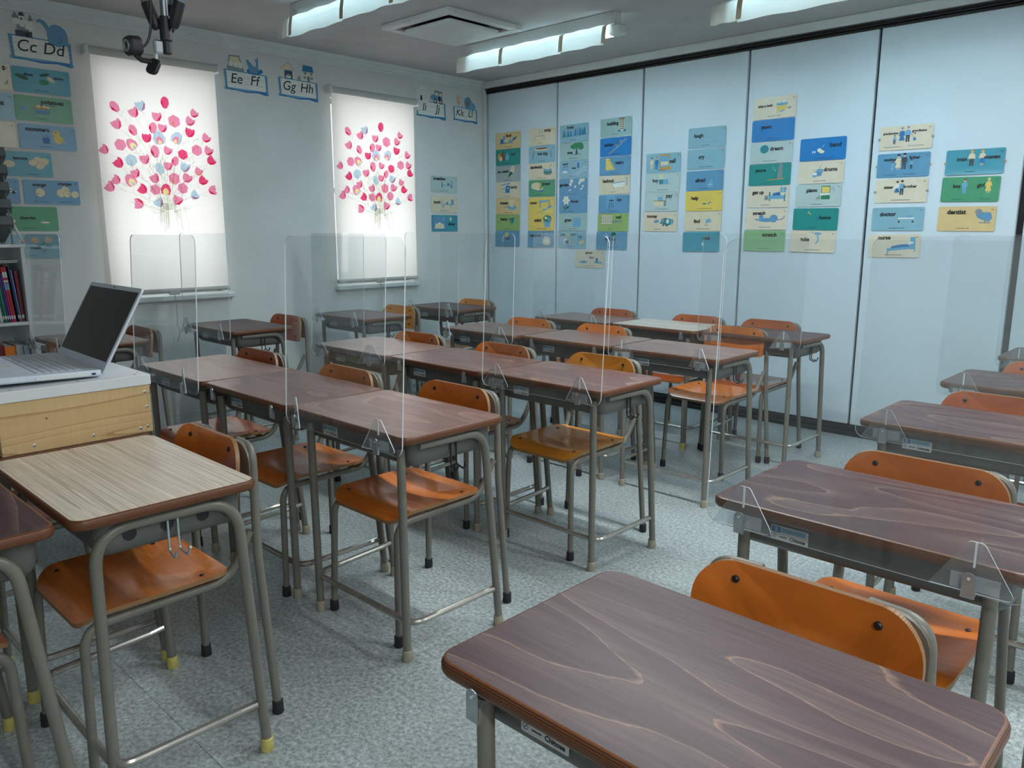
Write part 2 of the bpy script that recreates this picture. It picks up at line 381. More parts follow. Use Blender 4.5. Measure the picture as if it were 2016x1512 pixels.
# crown moulding, stepped
b = MB(); pr = [(0, 2.455), (.012, 2.455), (.012, 2.468), (.02, 2.474), (.02, 2.49), (.034, 2.503), (.034, 2.512), (.05, 2.53), (0, 2.53)]
b.loft([[(XW + x, y, z) for x, z in pr] for y in (Y0, YP - .02)][::-1]); struct(obj('trim_3', b.mesh('crown_moulding', 'trim', 25)))
b = MB(); b.bev((XW, Y0, 0), (XW + .012, YP - .06, .095), .004); struct(obj('baseboard_left', b.mesh('baseboard', 'trim')))
# folding partition
b = MB().box((XW - .1, YP + .02, 0), (X1 + .1, YP + .15, ZC)); pw = struct(obj('wall_back', b.mesh('partition_core', 'track', 0)))
sx = [-5.098, -4.303, -3.483, -2.657, -1.837, -1.03, -.21, .61, 1.43, X1]
for i in range(len(sx) - 1):
    g0, g1 = (.008 if i != 5 else .022), (.008 if i != 4 else .014)
    q = MB().bev((sx[i] + g0, YP - .012, .072), (sx[i + 1] - g1, YP + .021, 2.432), .003); obj('partition_panel', q.mesh('partition_panel', 'panel'), pw)
struct(obj('trim_4', MB().bev((XW, YP - .03, 0), (-5.106, YP + .03, 2.47), .004).mesh('corner_jamb', 'trim')))
b = MB()
for z0, z1, y in ((2.432, 2.446, -.016), (2.449, 2.459, -.030), (2.462, 2.474, -.022)): b.bev((-5.106, YP + y, z0), (X1, YP + .03, z1), .002)
struct(obj('trim_5', b.mesh('ceiling_track', 'track', 0)))
struct(obj('trim_6', MB().bev((XW, YP - .05, 2.476), (X1, YP + .03, ZC), .004).mesh('track_header', 'trim')))
b = MB()
for z0, z1, y in ((0, .03, -.032), (.032, .066, -.024)): b.bev((-5.106, YP + y, z0), (X1, YP + .03, z1), .003)
struct(obj('baseboard_back', b.mesh('floor_track', 'track', 0)))

# ------------------------------------------------------------------ roller blinds
FL = [(1.902,2.001),(1.904,1.903),(1.82,1.752),(1.895,1.68),(1.833,1.539),(1.872,1.581),(1.996,1.876),(2.009,1.98),(2.052,2.022),(2.146,1.969),(2.202,2.056),(2.251,1.95),(2.117,1.899),(2.175,1.904),(2.074,1.838),(2.149,1.837),(2.258,1.846),(1.915,1.785),(1.984,1.789),(1.97,1.699),(2.051,1.711),(2.118,1.76),(2.197,1.771),(2.29,1.753),(2.239,1.709),(2.191,1.679),(2.137,1.66),(2.298,1.677),(1.988,1.625),(2.101,1.6),(2.224,1.602),(1.959,1.577),(2.022,1.532),(2.1,1.531),(2.165,1.53),(2.273,1.545),(2.308,1.611),(2.385,1.654),(2.383,1.785),(2.461,1.787),(2.475,1.727),(2.352,1.959),(2.346,1.891),(2.383,2.009),(2.451,1.865),(2.41,1.599),(2.471,1.54),(2.349,1.506),(2.235,1.472),(2.114,1.455),(1.99,1.444)]
FK = 'Tp Sp Sp Cr Sp Cp Tp Sp Bp Sp Tr Ry Tp Sp Cr Ab Ab Rp Ay Rb Cp Tp Sp Rr Tp Cp Tb Bp Sp Sp Ry Ay Cr Rp Ar Rp Sp Sy Rp Sp Cr Sp Cr Sp Sp Cr Sp Bp Sp Bb Sp'.split()
BC = dict(p=(.86, .30, .48), r=(.84, .09, .24), b=(.52, .68, .82), y=(.97, .86, .42), s=(.865, .875, .84), q=(.93, .93, .91))
for k_, c_ in BC.items(): M['dye_' + k_] = film('dye_' + k_, c_)
def flower_shapes(x, y, kind, c):
    rnd = random.Random(int(x * 1000 + y * 77)); dx, dy = x - 2.176, y - 1.40
    a = math.atan2(dy, dx) + rnd.uniform(-.35, .35); o = []
    def rot(pts): return [(x + (px * math.sin(a) + py * math.cos(a)), y + (-px * math.cos(a) + py * math.sin(a))) for px, py in pts]
    s = .030 * rnd.uniform(.9, 1.1)
    if kind == 'R':
        o.append(('p', rot([(s * 1.15 * math.cos(t) * (1 + .06 * math.cos(6 * t)), s * 1.12 * math.sin(t) * (1 + .06 * math.cos(6 * t))) for t in (2 * math.pi * i / 24 for i in range(24))]), 'r' if c == 'r' else ('b' if c == 'b' else 'p')))
        o.append(('l', rot([(0, s), (.12 * s, .3 * s), (-.1 * s, -.8 * s)]), .003, 'q'))
        if c == 'y': o.append(('e', *rot([(0, -.55 * s)])[0], .008, .014, 'y'))
    elif kind == 'A':
        lp_ = [rot([(s * q * px, s * (q * py - .9 + .9 * q * .9)) for px, py in ((-.75, -.8), (-.95, 0), (-.6, .8), (0, 1.15), (.6, .8), (.95, 0), (.75, -.8), (0, -.95))]) for q in (1.25, .72, .36)]
        o.append(('r', lp_[0], lp_[1], {'b': 'b', 'y': 'p', 'r': 'r'}[c])); o.append(('r', lp_[1], lp_[2], {'b': 'p', 'y': 'y', 'r': 'y'}[c])); o.append(('p', lp_[2], {'b': 'y', 'y': 'b', 'r': 'y'}[c]))
    elif kind == 'T':
        o.append(('p', rot([(s * px, s * py) for px, py in ((-.35, -1.1), (-.8, -.2), (-.65, .7), (-.25, 1.1), (.25, 1.1), (.7, .7), (.8, -.2), (.35, -1.1))]), c))
        o.append(('p', rot([(s * px, s * py) for px, py in ((-.35, -1.1), (-.85, -.2), (-.75, .6), (-.35, -.1))]), {'p': 'r', 'r': 'p', 'b': 'q'}[c]))
        o.append(('l', rot([(-.1 * s, -.9 * s), (0, 0), (.2 * s, .8 * s)]), .0025, 'q'))
    else:
        o.append(('p', rot([(s * px, s * py) for px, py in ((-.2, -1), (-.72, -.62), (-.98, .05), (-.88, .8), (-.45, .62), (-.1, .72), (.3, .55), (.7, .85), (.95, .5), (.9, -.1), (.55, -.75))]), {'B': 'b'}.get(kind, c if c != 'y' else 'p')))
        o.append(('p', rot([(s * px, s * py) for px, py in ((-.2, -1), (.3, -.35), (.95, .5), (.9, -.1), (.55, -.75))]), {'S': 'y' if c == 'y' else 'r', 'C': 'p', 'B': 'p'}[kind] if rnd.random() < .75 else 'p'))
        o.append(('l', rot([(-.1 * s, -.9 * s), (-.2 * s, 0), (-.5 * s, .8 * s)]), .0025, 'q'))
    return o
def bez(a, c, b, n=9): return [tuple((1 - t) ** 2 * p + 2 * t * (1 - t) * q + t * t * r for p, q, r in zip(a, c, b)) for t in (i / n for i in range(n + 1))]
sh = []; rnd = random.Random(3)
for (x, y) in FL:
    tx = 2.176 + (x - 2.176) * .12; ty = 1.41
    d = Vector((x - 2.176, y - 1.40)).normalized() * .03
    sh.append(('l', bez((tx, ty), (tx + (x - tx) * .18, y - (y - ty) * .22 - .02), (x - d.x, y - d.y)), .0036, 's'))
for i in range(340):
    (x, y) = rnd.choice(FL); t = rnd.uniform(.35, 1.0); px, py = 2.176 + (x - 2.176) * t + rnd.uniform(-.03, .03), 1.42 + (y - 1.42) * t + rnd.uniform(-.04, .02)
    a = math.atan2(y - 1.4, x - 2.176) + rnd.uniform(-.9, .9); L = rnd.uniform(.02, .05); cx_, cy_ = px + math.cos(a + .6) * L * .5, py + math.sin(a + .6) * L * .5
    sh.append(('l', bez((px, py), (cx_, cy_), (px + math.cos(a) * L, py + math.sin(a) * L), 5), rnd.uniform(.003, .0062), 's'))
for i in range(44):
    x0 = rnd.gauss(2.178, .04); z1 = rnd.uniform(1.27, 1.37); x1 = 2.176 + (x0 - 2.176) * 1.25
    sh.append(('l', bez((x0, 1.45), (x0 * .6 + x1 * .4, 1.38), (x1, z1), 6), rnd.uniform(.003, .006), 's'))
for sx_ in (-1, 1):
    for k in range(7): sh.append(('l', bez((2.176 + sx_ * .03, 1.40), (2.176 + sx_ * (.05 + .006 * k), 1.39 + .006 * k), (2.176 + sx_ * (.07 + .014 * k), 1.36 + .013 * k), 5), .005, 's'))
fs = []
for (x, y), kk in zip(FL, FK): fs += flower_shapes(x, y, kk[0], kk[1])
shL = [s if s[0] == 'r' else ((s[0],) + ((s[1] - 2.185, s[2] - 1.5) + s[3:] if s[0] == 'e' else ([(p[0] - 2.185, p[1] - 1.5) for p in s[1]],) + s[2:])) for s in sh + fs]
shL = [('r', [(p[0] - 2.185, p[1] - 1.5) for p in s[1]], [(p[0] - 2.185, p[1] - 1.5) for p in s[2]], s[3]) if s[0] == 'r' else s for s in shL]
print_me = print_mesh('flower_print', shL, 1, .0015, .000012, 'dye_')
def blind(yc, w, z0, z1, label, tilt, py):
    t = empty('roller_blind', (XW + .055, yc, 0), (0, 0, 0))
    tag(t, label, 'blind', 'roller blinds with printed flower bouquets')
    b = MB(); n = 14; L = []
    for zz in (z0, z0 + .3, z0 + .7, z1 - .2, z1): L.append([(math.sin(zz * 3.1) * .003 + .0015 * math.sin(7 * i / n), -w / 2 + w * i / n, zz) for i in range(n + 1)])
    for i in range(len(L) - 1): b.add(L[i] + L[i + 1], [(j, j + 1, j + n + 2, j + n + 1) for j in range(n)])
    obj('cloth', b.mesh('blind_cloth', 'blind', 60), t)
    obj('roller', MB().tube([(.0, -w / 2 - .012, z1 + .018), (.0, w / 2 + .012, z1 + .018)], .024, 18).mesh('roller', 'rail'), t, rot=(tilt, 0, 0))
    for s in (-1, 1):
        obj('bracket', MB().bev((-.05, s * (w / 2 + .022) - .011, z1 - .012), (.028, s * (w / 2 + .022) + .011, z1 + .046), .008).mesh('bracket', 'white'), t, rot=(tilt, 0, 0))
    obj('bottom_rail', MB().tube([(.002, -w / 2 - .004, z0), (.002, w / 2 + .004, z0)], .014, 14).mesh('bottom_rail', 'rail'), t)
    g = obj('pull_grip', MB().bev((.002, -.035, z0 - .028), (.02, .035, z0 + .004), .004).mesh('pull_grip', 'rail'), t)
    obj('pull_cord', MB().tube(bez((.012, 0, z0 - .02), (.012, .012, z0 - .12), (.012, 0, z0 - .22), 8) + bez((.012, 0, z0 - .22), (.014, .03, z0 - .27), (.012, -.008, z0 - .33), 8), .0022, 6).mesh('pull_cord', 'capw'), g)
    p = obj('flower_print', print_me, t, (.006, py, 1.5), (R(90), 0, R(90)))
    return t
blind(2.168, .748, .905, 2.285, 'flower-printed roller blind hanging behind the laptop', 0, .017)
blind(3.797, .762, .905, 2.262, 'flower-printed roller blind nearer the room corner', R(-.4), .030)

# ------------------------------------------------------------------ desks and chairs
ME = {}
def cached(k, f):
    if k not in ME: ME[k] = f()
    return ME[k]
TZ = .715
def desk_top(mat):
    return slab(.61, .405, .035, [(.010, .690), (.003, .6935), (0, .699), (0, .708), (.003, .7135), (.007, TZ)], 0, .2025, 7, 1, 0).mesh('desktop', [mat, 'edge'], 40)
def side_rail(s, soft):
    b = MB()
    if soft:
        p = fillet([(s * .236, .05, .012), (s * .262, .05, .672), (s * .286, .352, .676), (s * .277, .395, .012)], [.085, .085], 8); b.tube(p, .0128, 12)
    else:
        p = fillet([(s * .272, .075, .676), (s * .285, .325, .676), (s * .279, .395, .012)], [.075], 8); b.tube(p, .0128, 12)
    return b.mesh('side_frame', 'frame')
def make_desk(loc, label, mat='top', cap='capw', clips=True, sticker=True, soft=False, group=None, rotz=0):
    t = empty('school_desk', (loc[0], loc[1], 0), (0, 0, rotz)); tag(t, label, 'desk', group)
    obj('desktop', cached('top' + mat, lambda: desk_top(mat)), t)
    tr = obj('book_tray', cached('tray', lambda: slab(.535, .325, .03, [(.045, .604), (.02, .609), (.006, .622), (0, .64), (0, .689), (.004, .691)], 0, .215, 5).mesh('book_tray', 'tray', 50)), t)
    obj('tray_opening', cached('topen', lambda: MB().bev((-.235, .36, .622), (.235, .3795, .682), .004).mesh('tray_opening', 'black')), tr)
    for s in (-1, 1):
        if not soft:
            obj('front_leg', cached('fl%d' % s, lambda: MB().tube([(s * .236, .043, .012), (s * .237, .038, .668)], .0128, 12).mesh('front_leg', 'frame')), t)
        obj('side_frame', cached('sf%d%d' % (s, soft), lambda: side_rail(s, soft)), t)
        for (x, y) in ((s * .236, .044 if not soft else .05), (s * .277, .394)):
            o = obj('foot_cap', cached('cap' + cap, lambda: MB().lathe((0, 0, 0), [(.015, 0), (.0168, .003), (.0158, .034), (.0135, .036)], 14).mesh('foot_cap', cap)), t, (x, y, 0))
    obj('foot_bar', cached('bar', lambda: MB().tube(fillet([(-.277, .375, .135), (-.272, .335, .132), (-.262, .048, .125), (.262, .048, .125), (.272, .335, .132), (.277, .375, .135)], [.03, .05, .05, .03], 6), .0098, 10).mesh('foot_bar', 'chrome')), t)
    def hook():
        b = MB()
        for dy in (-.011, .011): b.tube(fillet([(.272, .21 + dy, .672), (.272, .21 + dy, .592), (.298, .213 + dy * 1.3, .580), (.304, .216 + dy * 1.3, .596)], [.012, .006], 4), .0028, 8)
        b.lathe((.304, .216 + .0143, .598), [(.001, -.005), (.005, 0), (.001, .005)], 8); return b.mesh('bag_hook', 'black' if not soft else 'steel')
    obj('bag_hook', cached('hook%d' % soft, hook), t)
    if soft:
        for k, y in enumerate((.12, .2, .28)):
            obj('vent_hole', cached('hole', lambda: MB().lathe((0, 0, 0), [(.0145, -.004), (.0145, .0012), (.013, .0016)], 18, axis=(1, 0, 0)).mesh('vent_hole', 'black')), tr, (.268, y, .652))
    if sticker:
        st = obj('name_sticker', cached('sticker', lambda: slab(.082, .032, .003, [(0, 0), (0, .0006)], 0, 0, 3).mesh('name_sticker', 'sheet')), t, (-.142, .0515, .652), (R(90), 0, 0))
        obj('sticker_print', cached('stickp', lambda: print_mesh('sticker_print', [('p', [(-3.9, .1), (-1.9, .1), (-1.9, 1.4), (-3.9, 1.4)], 'b'), ('l', [(-3.3, 1.1), (-2.5, 1.1), (-3.3, .45), (-2.5, .45)], .16, 'w'), ('p', [(-1.7, .25), (3.5, .25), (3.5, 1.3), (-1.7, 1.3)], 's'), ('l', [(-1.4, 1), (2.6, 1)], .12, 'e'), ('l', [(-1.4, .6), (2, .6)], .12, 'e'), ('l', [(-3.3 + .45 * math.cos(a), -.7 + .45 * math.sin(a)) for a in (i * .524 for i in range(13))], .08, 'd'), ('l', [(-3.5, -.95), (-3.1, -.45)], .1, 'd'), ('l', [(-2.2, -.75), (-.5, -.75)], .22, 'd')], .01, .0008)), st)
        obj('lettering', text_mesh('Chitose', .034, 'ink_k', bold=.03), st, (.018, -.0075, .0012))
    if clips:
        for x in (-.215, .215): make_clip(t, x)
    return t
def clip_mesh():
    b = MB(); o = rrect(.021, .044, [.010, .010, .002, .002], 5)
    b.loft([[(x, -.0075, z + .001) for x, z in o], [(x, -.0062, z + .001) for x, z in o]][::-1])
    b.tube([(-.0105, -.004, -.021), (.0105, -.004, -.021)], .0038, 8)
    b.box((-.0105, -.0012, -.021), (.0105, 0, .004)); b.box((.007, -.0055, -.018), (.0118, -.0015, -.001))
    b.lathe((0, -.0064, .0125), [(.0042, 0), (.0042, .002), (.003, .002)], 12, axis=(0, -1, 0)); return b.mesh('metal_clip', 'steel', 30)
def make_clip(p, x, dy=0, dz=.684):
    c = obj('metal_clip', cached('clip', clip_mesh), p, (x, -.001 + dy, dz))
    obj('rivet_hole', cached('cliph', lambda: MB().lathe((0, 0, 0), [(.0026, 0), (.0026, .0006)], 10, axis=(0, -1, 0)).mesh('rivet_hole', 'sheet')), c, (0, -.0084, .0125))
    return c
def screen(loc, label, lean=3, a1=6, a2=-6, w=.61):
    t = empty('acrylic_screen', (loc[0], loc[1] - .0135, 0)); tag(t, label, 'screen', 'clear acrylic screens clipped to desks')
    def pane():
        b = MB(); o = rrect(w, .605, .032, 6); n = len(o); T = lambda z: [(x, z, y) for x, y in o]
        b.loft([T(.002), T(-.002)], 1, False); b.add(T(-.002), [tuple(range(n))]); b.add(T(.002), [tuple(range(n))[::-1]]); return b.mesh('pane', ['acr', 'acre'], 0)
    p = obj('pane', cached('pane%.2f' % w, pane), t, (0, .004 + .3 * math.sin(R(lean)), .965 - .3 * (1 - math.cos(R(lean)))), (R(-lean), 0, 0))
    def foot():
        b = MB(); o = fillet([(-.068, -.034, 0), (-.012, .058, 0), (.012, .058, 0), (.068, -.034, 0), (-.068, -.034, 0)], [.012, .012, .01], 4)[:-1]; o = [(p.x, p.y) for p in o]; n = len(o)
        i = [(x * .93, y * .93 + .0006) for x, y in o]
        T = lambda q, y: [(x, y, z) for x, z in q]
        b.loft([T(o, .0014), T(o, -.0014)], 1, False)
        for y, fl_ in ((-.0014, False), (.0014, True)):
            f1 = [tuple(range(n))]; b.add(T(o, y), [q if not fl_ else q[::-1] for q in f1], 0)
        b.box((-.0016, -.0018, .012), (.0016, .0018, .056), 1)
        return b.mesh('stand_foot', ['acrf', 'acre'], 0)
    for x, a in ((-.215, a1), (.215, a2)):
        f_ = obj('stand_foot', cached('foot', foot), t, (x + .004, -.012, .705), (0, 0, R(a)))
        obj('clear_tape', cached('tape', lambda: MB().box((-.034, -.0026, -.03), (.042, -.0018, -.002)).mesh('clear_tape', 'ctape', 0)), f_)
        make_clip(t, x, -.014, .686)
    return t
def seat_mesh(col):
    o = [(x, y + .185) for x, y in rrect(.375, .365, [.05, .05, .06, .06], 6)]
    def fn(u, v, off):
        z = .425 - .012 * math.exp(-((v - .24) / .11) ** 2) * (1 - (u / .2) ** 2) - .030 * max(0, (.07 - v) / .07) ** 2 + .010 * (u / .19) ** 2
        return (u, v, z - off)
    return curved(o, fn, .011, (.2, .4, .6, .75, .88, 1), 0, 1, (0, .185)).mesh('seat', [col, 'edgel'], 45)
def back_y(x): return .428 - .024 * (x / .18) ** 2
def back_mesh(col):
    o = [(x, z + .679) for x, z in rrect(.362, .156, [.068, .068, .03, .03], 8)]
    def fn(u, v, off): return (u, back_y(u) + .12 * (v - .68) - off, v)
    return curved(o, fn, .011, (.15, .3, .45, .6, .75, .88, 1), 0, 1, (0, .679)).mesh('backrest', [col, 'edgel'], 45)
def make_chair(loc, label, col='orange', cap='rubber', rotz=0, group=None):
    t = empty('school_chair', (loc[0], loc[1], 0), (0, 0, rotz)); tag(t, label, 'chair', group)
    st = obj('seat', cached('seat' + col, lambda: seat_mesh(col)), t)
    for x, y, z in ((-.145, .055, .4265), (.145, .055, .4265), (-.15, .30, .4265), (.15, .30, .4265)):
        obj('rivet', cached('rivet', lambda: MB().lathe((0, 0, 0), [(.006, -.003), (.006, .001), (.003, .003)], 10).mesh('rivet', 'black')), st, (x, y, z + .002))
    bk = obj('backrest', cached('back' + col, lambda: back_mesh(col)), t)
    for x in (-.112, .112):
        for z in (.728, .632):
            obj('bolt', cached('bolt', lambda: MB().lathe((0, 0, 0), [(.0065, -.002), (.0065, .0015), (.004, .004)], 12, axis=(0, -1, 0)).mesh('bolt', 'black')), bk, (x, back_y(x) + .12 * (z - .68) - .0115, z))
    for s in (-1, 1):
        obj('side_frame', cached('cs%d' % s, lambda: MB().tube(fillet([(s * .178, 0, .012), (s * .168, .012, .397), (s * .160, .365, .398), (s * .176, .425, .52)], [.055, .08], 7), .0112, 12).mesh('side_frame', 'frame')), t)
        for x, y in ((s * .178, 0), (s * .212, .452)):
            obj('foot_cap', cached('ccap' + cap, lambda: MB().lathe((0, 0, 0), [(.0135, 0), (.0155, .003), (.0145, .036), (.012, .038)], 14).mesh('foot_cap', cap)), t, (x, y, 0))
    for s in (-1, 1):
        obj('back_upright', cached('cb%d' % s, lambda: MB().tube(fillet([(s * .212, .452, .012), (s * .186, .436, .45), (s * .170, .446, .738), (s * .085, .452, .738)], [.3, .055], 8), .0115, 12).mesh('back_upright', 'frame')), t)
        obj('back_plate', cached('cp%d' % s, lambda: MB().loft([[(s * x, y, z) for x, z in [(q[0] + .135, q[1] + .685) for q in rrect(.086, .125, [.05, .01, .01, .012], 6)]] for y in (.431, .447)][::(1 if s > 0 else -1)]).mesh('back_plate', 'frame', 40)), t)
    obj('cross_bar', cached('cx', lambda: MB().tube([(-.16, .33, .398), (.16, .33, .398)], .008, 10).mesh('cross_bar', 'frame')), t)
    return t
rows = ['nearest', 'second', 'third', 'farthest']
ends = {'A': 'window end', 'B': 'middle', 'C': 'aisle end'}
colx = {'A': -3.209, 'B': -2.597, 'C': -1.985}
fy = {1: (1.31, 1.318, 1.322), 2: (2.19, 2.20, 2.22), 3: (3.10, 3.15, 3.145), 4: (3.93, 3.97, 4.00)}
cx4 = {('C', 4): -2.046, ('C', 3): -2.04, ('B', 3): -2.653, ('B', 4): -2.659, ('A', 3): -3.266, ('A', 4): -3.272}
CH = {('A', 1): (-3.253, 1.761), ('B', 1): (-2.58, 1.771), ('C', 1): (-2.012, 1.83), ('A', 2): (-3.21, 2.65), ('B', 2): (-2.593, 2.66), ('C', 2): (-2.047, 2.712), ('A', 3): (-3.247, 3.56), ('B', 3): (-2.715, 3.59), ('C', 3): (-2.135, 4.05), ('A', 4): (-3.24, 4.39), ('B', 4): (-2.598, 4.42), ('C', 4): (-2.142, 4.48)}
CCOL = {('C', 2): 'ochre', ('C', 3): 'orange', ('A', 1): 'russet', ('B', 1): 'orange', ('A', 4): 'russet', ('B', 4): 'russet', ('C', 4): 'russet'}
TOPM = {('C', 2): 'topc', ('C', 4): 'top', ('B', 2): 'topc', ('B', 1): 'topc', ('B', 4): 'lam'}
for r in (1, 2, 3, 4):
    for i, c in enumerate('ABC'):
        x, y = cx4.get((c, r), colx[c]), fy[r][i]; k = (c, r)
        where = '%s of the %s row of three' % (ends[c], rows[r - 1])
        make_desk((x, y), ('pale-topped' if k == ('B', 4) else 'dark wooden') + ' school desk, ' + where, TOPM.get(k, 'topb'), 'capw', clips=c == 'B', sticker=k != ('B', 4), group='desks in the middle block')
        cxx, cyy = CH[k]
        make_chair((cxx, cyy - .43), ('orange plywood chair pulled out from desk at ' if k == ('C', 3) else 'orange plywood chair tucked in at ') + where, CCOL.get(k, 'orange'), 'capy' if k == ('B', 4) else 'rubber', group='chairs in the middle block')
        if c != 'B': screen((x, y), 'clear acrylic screen on desk at ' + where, 3 if r < 3 else 2, [6, 28, 10, -24][(r + i) % 4], [-5, -18, 30, 8][(r + i) % 4])
Wd = [(-4.555, 1.27), (-4.55, 2.12), (-4.52, 3.02), (-4.53, 3.85)]
Wc = [(-4.531, 1.745), (-4.50, 2.64), (-4.49, 3.54), (-4.475, 4.27)]
Wl = ['beside the white bookcase', 'below the blind behind the laptop', 'below the blind nearer the corner', 'in the room corner']
for i in range(4):
    make_desk(Wd[i], 'single dark desk along the window wall, ' + Wl[i], 'top' if i else 'topb', 'capw', clips=False, group='single desks along the window wall')
    make_chair((Wc[i][0], Wc[i][1] - .43), 'plywood chair at single window-wall desk ' + Wl[i], ('russet', 'russet', 'ochre', 'ochre')[i], 'rubber', group='chairs along the window wall')
    screen(Wd[i], 'clear acrylic screen on single window-wall desk ' + Wl[i], 2, 8, -12)
Rd = [(-.458, .635), (-.525, 1.49), (-.565, 2.44), (-.575, 3.28), (-.575, 4.15)]
Rc = [(-.456, 1.135), (-.53, 1.965), (-.58, 2.925), (-.585, 3.76), (-.57, 4.62)]
Rn = ['nearest the camera', 'second from the camera', 'third from the camera', 'fourth from the camera', 'farthest, by the partition']
for i in range(5):
    make_desk(Rd[i], 'dark wood-grain desk in right-hand column, ' + Rn[i], 'top', 'capw', clips=i == 0, group='desks in the right-hand column')
    make_chair((Rc[i][0], Rc[i][1] - .43), 'orange plywood chair in right-hand column, ' + Rn[i], 'orange' if i < 2 else 'russet', 'rubber', group='chairs in the right-hand column')
    if i: screen(Rd[i], 'clear acrylic screen in right-hand column, on desk ' + Rn[i], 2, 2, 2)
# teacher's desks on the left
make_desk((-1.952, .462), 'pale laminate desk with grey hook, in front of the pine box', 'lam', 'capy', clips=False, sticker=False, soft=True)
make_chair((-2.009, .935 - .43), 'orange plywood chair tucked under pale laminate desk', 'orange', 'rubber')
make_desk((-2.565, .47), 'dark desk carrying the pine laptop box', 'top', 'capy', clips=False, sticker=False)
make_chair((-2.75, .965 - .452), 'chair with yellow foot caps under the pine box desk', 'russet', 'capy')
make_desk((-1.962, .038), 'dark wooden desk at bottom left corner, butted against pale desk', 'top', 'capy', clips=False, sticker=False)
make_chair((-2.03, .385), 'red-brown chair under the desk at bottom left corner', 'russet', 'rubber', R(180))

# ------------------------------------------------------------------ box and laptop
bx = empty('laptop_box', (-2.279, .69, TZ)); tag(bx, 'pine riser box with white top under the laptop', 'box')
b = MB(); b.bev((-.018, -.19, 0), (0, .19, .138), .0015); obj('side_board', b.mesh('side_board', 'pine', 0), bx)
obj('end_board', MB().bev((-.50, .172, 0), (-.018, .19, .138), .0015).mesh('end_board', 'pine', 0), bx)
obj('end_board', MB().bev((-.50, -.19, 0), (-.018, -.172, .138), .0015).mesh('end_board', 'pine', 0), bx)
obj('side_board', MB().bev((-.518, -.19, 0), (-.50, .19, .138), .0015).mesh('side_board', 'pine', 0), bx)
tb = obj('top_board', MB().bev((-.522, -.194, .138), (.004, .194, .168), .002).mesh('top_board', 'white', 0), bx)
for y, z in ((.175, .118), (.178, .075), (.176, .018), (.156, .015), (.03, .018), (-.115, .018), (-.08, .085)):
    if z == .085: obj('nail_hole', MB().lathe((0, y, z), [(.0022, -.001), (.0022, .0004)], 8, axis=(1, 0, 0)).mesh('nail_hole', 'black'), bx)
    else:
        s_ = obj('screw', cached('screw', lambda: MB().lathe((0, 0, 0), [(.0042, -.002), (.0042, .0006), (.003, .0012)], 12, axis=(1, 0, 0)).mesh('screw', 'steel')), bx, (0, y, z))
        obj('screw_slot', cached('slot', lambda: MB().lathe((0, 0, 0), [(.0013, 0), (.0013, .0004)], 8, axis=(1, 0, 0)).mesh('screw_slot', 'black')), s_, (.0012, 0, 0))
for x, y in ((-.02, .16), (-.05, .178), (-.02, .01), (-.02, -.15)):
    obj('screw', cached('screwt', lambda: MB().lathe((0, 0, 0), [(.0042, -.002), (.0042, .0004), (.003, .0008)], 12).mesh('screw', 'steel')), tb, (x, y, .168))
lp = empty('laptop', (-2.31, .77, .884), (0, 0, R(-2))); tag(lp, 'open white laptop standing on the pine box', 'laptop')
LW, LD = .445, .275
b = slab(LW, LD, .014, [(.006, 0), (.001, .004), (0, .012), (.001, .0165), (.003, .0175)], -LW / 2, -LD / 2, 4)
base = obj('base', b.mesh('base', 'wplast', 40), lp, (0, 0, .004), (R(-1.5), 0, 0))
b = MB()
for r_ in range(6):
    for c_ in range(19):
        x = -LW + .035 + c_ * .0200; y = -.045 - r_ * .0188
        if r_ == 5 and 3 < c_ < 9: continue
        b.bev((x, y - .0155, .0175), (x + .0168, y, .0192), .0006)
    if r_ == 5: b.bev((-LW + .035 + 4 * .02, y - .0155, .0175), (-LW + .035 + 8 * .02 + .0168, y, .0192), .0006)
obj('keyboard', b.mesh('keyboard', 'key', 0), base)
obj('touchpad', MB().bev((-.30, -.262, .0174), (-.18, -.178, .0181), .0005).mesh('touchpad', 'white', 0), base)
obj('drive_bay', MB().bev((-.002, -.165, .003), (.0012, -.035, .013), .0008).mesh('drive_bay', 'white', 0), base)
obj('port', MB().box((-.001, -.028, .006), (.0014, -.019, .0105)).mesh('port', 'black', 0), base)
obj('sticker', MB().bev((-.03, -.264, .0174), (-.008, -.248, .0179), .0002).mesh('sticker', 'mesh', 0), base)
lid = obj('lid', slab(LW, .262, .010, [(.002, 0), (0, .0015), (0, .006), (.002, .0075)], -LW / 2, .131, 4).mesh('lid', 'wplast', 40), lp, (0, .004, .006), (R(61), 0, 0))
obj('screen', MB().bev((-LW + .012, .034, .0074), (-.012, .248, .0082), .0004).mesh('screen', 'screen', 0), lid)
obj('webcam', MB().lathe((-LW / 2, .2555, .0075), [(.003, 0), (.003, .0005)], 10).mesh('webcam', 'black'), lid)

